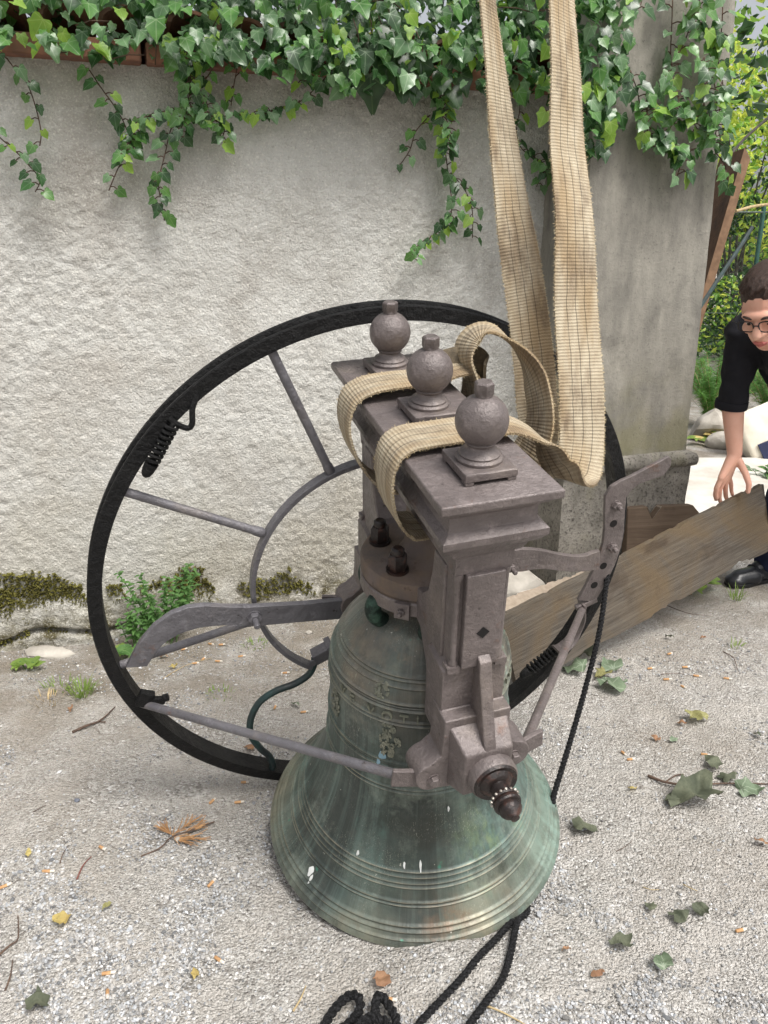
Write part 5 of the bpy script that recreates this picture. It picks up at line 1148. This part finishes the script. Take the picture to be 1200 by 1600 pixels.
# shoes
def shoe(toe, heel):
    toe, heel = Vector(toe), Vector(heel); d = (toe-heel); L = d.length; d.normalized(); x = d.normalized(); M3 = Matrix((Vector((-x.y, x.x, 0)), x, Vector((0,0,1)))).transposed(); p = lambda a, b, c: tuple(heel + M3 @ Vector((a, b*L, c)))
    o = blob('shoe', [(p(0,.10,.045), p(0,.80,.038), .038, .036), (p(.008,.55,.038), p(.004,.84,.034), .044, .036), (p(0,.08,.06), p(0,.42,.072), .036, .030), (p(0,.12,.09), p(0,.30,.085), .036, .036)], [(p(.002,.86,.028), (.044,.050,.030), M3)], LEATHER, .005, man, 4)
    m = MB(); out = [(-.034,-.01),(.034,-.01),(.040,.10),(.036,.42),(.048,.70),(.046,.88),(.030,1.0),(.004,1.03),(-.026,1.0),(-.042,.88),(-.044,.70),(-.034,.42),(-.038,.10)]
    v = [Vector(p(a, b, c))-mo for c in (.004,.020) for a, b in out]; n = len(out); m.add(v, [tuple(range(n))[::-1], tuple(range(n, 2*n))] + [(i, (i+1) % n, n+(i+1) % n, n+i) for i in range(n)]); m.build('sole', BLACKP, o, bevel=.002)
    m = MB(); m.tube([Vector(p(-.040,.50,.048))-mo, Vector(p(-.022,.52,.076))-mo, Vector(p(0,.52,.084))-mo, Vector(p(.024,.52,.076))-mo, Vector(p(.044,.50,.048))-mo], .006, 6); m.build('strap', LEATHER, o)
shoe((1.505,3.095,0), (1.755,3.185,0)); shoe((1.82,2.86,0), (2.03,3.03,0))
# ------------------------------------------------------------------ weeds and grass
def weed(name, px, py, hgt, n, lsz, label, seed, spread=.10, mats=None, kind='oval', lean=None, np_=9):
    base = gp(px, py); e = empty(name, base, label=label, cat='weed'); r = random.Random(seed); L = Leaves(kind, mats or [WEED], 3); ps = []
    for k in range(n):
        a = r.uniform(0, 6.28); d = Vector((math.cos(a), math.sin(a)*.6, 0)); b = base + d*spread*.35*r.random(); h = hgt*r.uniform(.55, 1); top = b + d*spread*r.uniform(.3, 1.1) + Vector((0,0,h))
        p = spline([b, b.lerp(top, .5)+Vector((0,0,.02)), top], 8); ps.append(p); m_ = max(3, int(h/.020))
        for j in range(m_):
            q = p[min(len(p)-1, int((.2+.8*(j+1)/m_)*(len(p)-1)))]; a2 = j*2.4 + k
            for sgn in (0, math.pi):
                dd = np.array([math.cos(a2+sgn), math.sin(a2+sgn), .25]); L.add(tuple(q), np.array([dd[0]*-.2, dd[1]*-.2-.25, 1]), dd, lsz*r.uniform(.6, 1.15)*(1.1-.35*j/m_), r.randrange(len(L.mats)))
    L.build(e, 295, minpx=np_-1); stems(ps, 'stem', WEED, e, .0018); return e
weed('leafy_weed', 258, 1003, .31, 18, .031, 'bushy green weed growing at the wall foot inside the wheel', 4, .14)
weed('leafy_weed', 212, 1012, .17, 11, .030, 'lower green weed left of the bushy one behind the wheel rim', 6, .10)
weed('leafy_weed', 322, 968, .15, 7, .027, 'small green weed right of the bushy one above the curved arm', 8, .07)
weed('leafy_weed', 215, 1030, .05, 4, .050, 'bright low weed beside the tip of the curved arm', 9, .06, [WEED, GRASS], 'heart')
weed('leafy_weed', 42, 1046, .035, 3, .034, 'tiny round leaved weed under the wall at the far left', 10, .04, [GRASS], 'heart')
weed('leafy_weed', 1085, 925, .07, 4, .06, 'green shoot with long leaves beside the plank near the shoe', 12, .07, [GRASS])
weed('leafy_weed', 1115, 695, .10, 7, .07, 'yellow green weed at the foot of the pale broken block', 14, .20, [GRASS, YELLOW], 'heart')
weed('leafy_weed', 1190, 750, .12, 5, .06, 'grey green weed on the path edge beside the bent knee', 15, .12, [DRYGREEN, WEED])
def grass(px, py, n, h, sp, label, seed, mat=None):
    b = gp(px, py); e = empty('grass_tuft', b, label=label, cat='grass'); r = random.Random(seed); m = MB()
    for k in range(n):
        a = r.uniform(0, 6.28); d = Vector((math.cos(a), math.sin(a), 0)); q = d*sp*r.random()**.5; t = q + d*h*r.uniform(.1,.9) + Vector((0,0,h*r.uniform(.4,1))); mid = q.lerp(t, .5)+Vector((0,0,h*.15)); w = Vector((-d.y, d.x, 0))*.0016
        m.add([q-w, q+w, mid+w*.9, mid-w*.9, t], [(0,1,2,3),(3,2,4)])
    m.build('blade', mat or GRASS, e, kind='stuff')
grass(128, 1085, 70, .055, .035, 'small grass tuft left of the wheel rim', 1); grass(95, 1075, 40, .035, .05, 'sparse grass left of the small tuft', 2); grass(75, 1095, 26, .03, .05, 'dry grass wisps near the left edge', 3, PALESTEM)
grass(1035, 930, 50, .05, .06, 'dry grass under the lower edge of the plank', 4, PALESTEM); grass(1150, 935, 30, .06, .03, 'thin grass blades in front of the black shoe', 5); grass(965, 965, 50, .03, .05, 'short green grass under the plank middle', 6)
grass(345, 1085, 30, .02, .05, 'short grass between the wheel and the green bent rod', 7); grass(400, 1010, 30, .025, .05, 'short grass under the lower part of the inner ring', 8); grass(1150, 1010, 14, .03, .03, 'few short blades near the right edge of the yard', 9)
# ------------------------------------------------------------------ litter on the ground
def butt(px, py, ang, label, L=.026, r=.0036, white=.35):
    p = gp(px, py, .004); e = empty('cigarette_butt', p, label=label, cat='cigarette butt', group='cigarette butts dropped on the gravel'); e.rotation_euler = (0, random.uniform(-.1,.1), R(ang))
    M3 = rotm((1,0,0)); m = MB(); m.lathe([(r*.8,0),(r,.001),(r,L*(1-white))], 9, M3, (-L/2,0,0)); m.build('filter_tip', FILTER, e)
    m = MB(); m.lathe([(r*.96,L*(1-white)),(r*.9,L*.93),(r*.5,L)], 9, M3, (-L/2,0,0)); m.build('paper_stub', ASH, e)
BL_ = [(8,1384,30,'cigarette butt at the very left edge of the gravel'),(76,1361,0,'cigarette butt left of the two thin red twigs'),(160,1325,-40,'cigarette butt between the thin red twigs and the pine sprig'),(170,1520,15,'cigarette butt lower left of a close pair, white end to the left'),(168,1553,-70,'upright lying cigarette butt, lower of the pair at bottom left'),(343,1500,-35,'lone cigarette butt left of the bell front'),(331,1379,60,'tiny cigarette butt right of the pine sprig'),(332,1251,70,'short cigarette butt below the brace rod'),(374,1253,20,'cigarette butt near the bell beneath the brace rod'),(610,1561,-5,'cigarette butt beside the rope heap'),
 (1017,1044,15,'cigarette butt farthest out on the right side gravel'),(1043,1061,0,'cigarette butt under the thin dark straw on the right'),(1072,1042,0,'cigarette butt level with its farthest neighbour on the right'),(1090,1056,-15,'cigarette butt with burnt end in the right side cluster'),(1068,1073,-50,'yellowish short cigarette butt in the right side cluster'),(1137,1060,-12,'long cigarette butt nearest the right edge in the cluster'),(1047,1021,30,'single cigarette butt above the right side cluster'),(975,1177,-60,'cigarette butt upper of a touching pair on the right'),(986,1186,10,'cigarette butt lower of a touching pair on the right'),(1103,1179,-10,'lone cigarette butt right of the olive leaf'),(1158,1453,20,'cigarette butt at the lower right among the pebbles'),
 (288,1014,15,'cigarette butt just right of the curved arm tip'),(330,1006,-10,'cigarette butt pair member, left, inside the wheel'),(347,1007,10,'cigarette butt pair member, right, inside the wheel'),(318,1029,60,'cigarette butt standing askew inside the wheel'),(342,1033,0,'cigarette butt under the askew one inside the wheel'),(378,1025,5,'cigarette butt inside the inner ring'),(306,1036,20,'cigarette butt next to the askew one, left of it'),(447,1051,8,'cigarette butt below the ring clamp'),(430,1104,80,'cigarette butt inside the bend of the green rod'),(476,1112,15,'cigarette butt right of the green rod bend'),(383,1222,0,'cigarette butt in the shade under the wheel rim')]
for px, py, a, lb in BL_: butt(px, py, a + random.uniform(-6, 6), lb, random.uniform(.020,.029))
def fallen(px, py, size, ang, mat, kind, label, cat='leaf', lift=.006, tilt=12):
    V, F, U = leaf_shape(kind, int(px+py)); p = gp(px, py, lift); me = bpy.data.meshes.new('fallen_leaf'); V = V.copy(); V[:, 1] -= .45; V[:, 2] += .12*np.sin(V[:,0]*9+px) + .10*np.sin(V[:,1]*11+py) + .05*np.sin(V[:,0]*23+V[:,1]*17); V[:, :2] += .035*np.sin(V[:, 1::-1]*19+px)
    V[:, 2] -= V[:, 2].min()
    me.from_pydata(V.tolist(), [], F.tolist()); me.materials.append(mat); u = me.uv_layers.new(name='UVMap'); u.data.foreach_set('uv', U.astype(np.float32)[F.ravel()].ravel()); me.shade_smooth()
    o = bpy.data.objects.new('fallen_leaf', me); col.objects.link(o); o.location = p; o.scale = (size*.74, size*.74, size*.7); o.rotation_euler = (R(random.uniform(-tilt,tilt)), R(random.uniform(-tilt,tilt)), R(ang)); put(o, label=label, cat=cat)
FL = [(895,1046,.115,70,DRYGREEN,'heart','pale green fallen leaf touching the plank and the wheel'),(952,1040,.10,10,DRYGREEN,'heart','pale green fallen leaf right of the hanging rope, upper'),(962,1075,.125,-60,DRYGREEN,'heart','big pale fallen leaf right of the hanging rope, lower'),(940,1058,.08,130,OLIVE,'ivy','green fallen leaf tucked under the pale big leaf'),(915,1030,.09,95,DARKDRY,'heart','dark fallen leaf in the shade under the plank'),
 (1090,1125,.085,-80,OLIVE,'ivy','olive fallen leaf alone on the right side gravel'),(1066,1132,.04,60,ORANGE,'oval','orange scrap of leaf beside the olive leaf'),(1047,997,.05,40,DARKDRY,'oval','dark curled leaf right of the plank edge'),(1099,998,.03,70,ORANGE,'oval','reddish leaf scrap right of the dark curled leaf'),(1025,1155,.04,40,ORANGE,'oval','orange leaf scrap above the long twig'),(1052,1158,.045,-70,DRYGREEN,'oval','pale thin leaf beside the orange scrap'),
 (1080,1250,.15,95,DARKDRY,'ivy','large dark withered leaf under the long twig'),(1112,1195,.075,20,DARKDRY,'ivy','dark green leaf just above the long twig'),(1140,1216,.07,-70,DARKDRY,'ivy','green grey leaf crossing the long twig'),(1175,1235,.09,-95,DRYGREEN,'ivy','pale leaf under the long twig at the right edge'),(1050,1256,.06,150,DARKDRY,'ivy','ragged dark leaf left of the large withered leaf'),
 (915,1298,.085,-85,DARKDRY,'ivy','flat grey green leaf right of the bell lip'),(987,1233,.035,-80,YELLOW,'oval','small yellow leaf left of the large withered leaf'),(1015,1417,.035,30,DARKDRY,'ivy','small dark leaf right of the bell, upper'),(1064,1433,.055,-70,DARKDRY,'ivy','dark leaf with stalk at the lower right'),(966,1478,.06,80,DARKDRY,'ivy','dark leaf lying right below the bell rope'),(1036,1506,.06,-10,DRYGREEN,'ivy','pale leaf at the lower right below the dark ones'),(932,1523,.04,-80,ORANGE,'oval','orange brown leaf scrap at the lower right'),
 (58,1566,.07,20,DARKDRY,'ivy','withered brown leaf at the bottom left corner'),(93,1440,.05,70,YELLOW,'ivy','pale yellow leaf at the lower left'),(168,1418,.035,-40,OLIVE,'oval','narrow olive leaf left of the bell front'),(45,1335,.04,30,YELLOW,'oval','dry yellow scrap near the left edge'),(392,1170,.05,-30,ORANGE,'ivy','orange dry leaf under the brace rod'),(255,1027,.06,95,ORANGE,'oval','orange dry leaf beside the curved arm tip'),(272,1043,.05,80,YELLOW,'oval','pale dry leaf right of the orange one near the arm'),(112,1108,.045,10,ORANGE,'oval','small brown leaf beside the grass tuft'),(462,1102,.05,60,DRYGREEN,'oval','pale green leaf near the bell flank'),(1185,1150,.04,40,DARKDRY,'oval','dark scrap of leaf at the right edge'),
 (595,1531,.05,15,ORANGE,'ivy','pinkish dry leaf above the rope heap'),(1190,1320,.05,60,ORANGE,'oval','orange scrap on the gravel at the right edge'),(885,1487,.03,-70,ORANGE,'oval','reddish leaf bit right of the bell ropes'),(1098,1425,.05,-60,DARKDRY,'ivy','dark crumpled leaf right of the stalked leaf'),(305,1525,.04,0,YELLOW,'oval','yellow scrap left of the rope heap')]
for a in FL: fallen(*a)
def twig(pts, r, mat, label, side=()):
    P = [gp(px, py, r*.9 + (.006 if 0 < i < len(pts)-1 else 0)) for i, (px, py) in enumerate(pts)]; e = P[0]; m = MB(); sp = spline([p-e for p in P], 7); m.tube(sp, r, 7, rr=[r*(1-.6*i/(len(sp)-1)) for i in range(len(sp))])
    for s_ in side: q = [gp(px, py, r) - e for px, py in s_]; m.tube(spline(q, 5), r*.5, 5)
    o = m.build('twig', mat, label=label, cat='twig'); o.location = e
twig([(1013,1212),(1040,1222),(1080,1227),(1130,1224),(1210,1225)], .0042, TWIG, 'long dark twig with leaves lying at the right edge', [[(1040,1222),(1055,1212),(1068,1210)],[(1100,1226),(1115,1235)]])
twig([(113,1144),(135,1134),(152,1128),(166,1118),(180,1104)], .0045, TWIG, 'short thick twig left of the wheel rim', [[(152,1128),(165,1128)]])
twig([(120,1374),(130,1352),(143,1338)], .0022, simple('red_twig', s2l(130,80,70), .8, s2l(100,60,54), 40), 'reddish curved twig at the left, right one of two'); twig([(93,1352),(98,1335),(106,1322)], .0016, TWIG, 'thin bent twig left of the reddish one')
twig([(-10,1500),(14,1478),(28,1466),(28,1430)], .0026, TWIG, 'forked grey twig at the left edge'); twig([(8,1548),(16,1525),(20,1500)], .0022, TWIG, 'straight grey twig under the forked one at the left edge')
twig([(458,1580),(470,1560),(478,1540)], .0022, PALESTEM, 'pale straw stem left of the rope heap'); twig([(762,1572),(790,1584),(830,1606)], .0022, PALESTEM, 'pale stem right of the ropes at the bottom edge')
twig([(1030,1054),(1050,1052),(1072,1054)], .0012, TWIG, 'thin dark straw above the right side butts'); twig([(1130,1018),(1146,1028),(1152,1046)], .0020, TWIG, 'curved dark twig near the right edge'); twig([(963,1330),(975,1324),(988,1314)], .0012, TWIG, 'thin straw right of the bell'); twig([(255,1060),(290,1040),(330,1028)], .0016, PALESTEM, 'pale straw inside the wheel near the arm'); twig([(50,1270),(60,1264),(72,1258)], .0014, TWIG, 'short dark twig at the left below the wheel'); twig([(1040,945),(1075,958),(1110,962)], .0018, TWIG, 'thin root along the shaded ground under the plank')
twig([(1068,1382),(1080,1388),(1090,1392)], .0012, PALESTEM, 'pale straw at the right among the pebbles'); twig([(1005,1386),(1018,1390),(1030,1390)], .0012, PALESTEM, 'pale straw right of the bell, left of its twin')
# pine sprig
sp_ = gp(285, 1300); e = empty('pine_sprig', sp_, label='orange dry pine sprig with a bare stalk left of the bell', cat='sprig'); m = MB(); r = random.Random(2)
m.tube(spline([gp(220,1338,.004)-sp_, gp(250,1325,.006)-sp_, gp(268,1308,.010)-sp_, gp(300,1297,.012)-sp_, gp(335,1284,.006)-sp_], 6), .0018, 6); m.build('stalk', TWIG, e)
m = MB()
for bpx, bpy_, tx_, ty_ in ((268,1306,312,1275),(272,1308,330,1312),(268,1304,255,1296),(285,1302,318,1290),(270,1310,300,1316)):
    for k in range(26):
        f = r.random(); a = gp(bpx+(tx_-bpx)*f*.7, bpy_+(ty_-bpy_)*f*.7, .008) - sp_; d = (gp(tx_, ty_, .008)-gp(bpx, bpy_, .008)).normalized(); d = (d + Vector((r.uniform(-.6,.6), r.uniform(-.6,.6), r.uniform(-.02,.35)))).normalized(); m.tube([a, a+d*r.uniform(.02,.045)], .0009, 4)
m.build('needles', NEEDLE, e, kind='stuff')
rock('pebble', gp(278,1312,.006), (.0085,.008,.007), 41, ROCK, label='round pale pebble resting on the pine sprig', cat='pebble')
rock('pebble', gp(120,1250,.004), (.008,.007,.005), 42, simple('blue_pebble', s2l(110,114,124), .8, s2l(90,94,104), 30), label='blue grey pebble on the left gravel below the wheel', cat='pebble')
rock('pebble', gp(482,988,.006), (.014,.010,.008), 43, ROCK, label='white stone lying just left of the bell shoulder', cat='pebble')
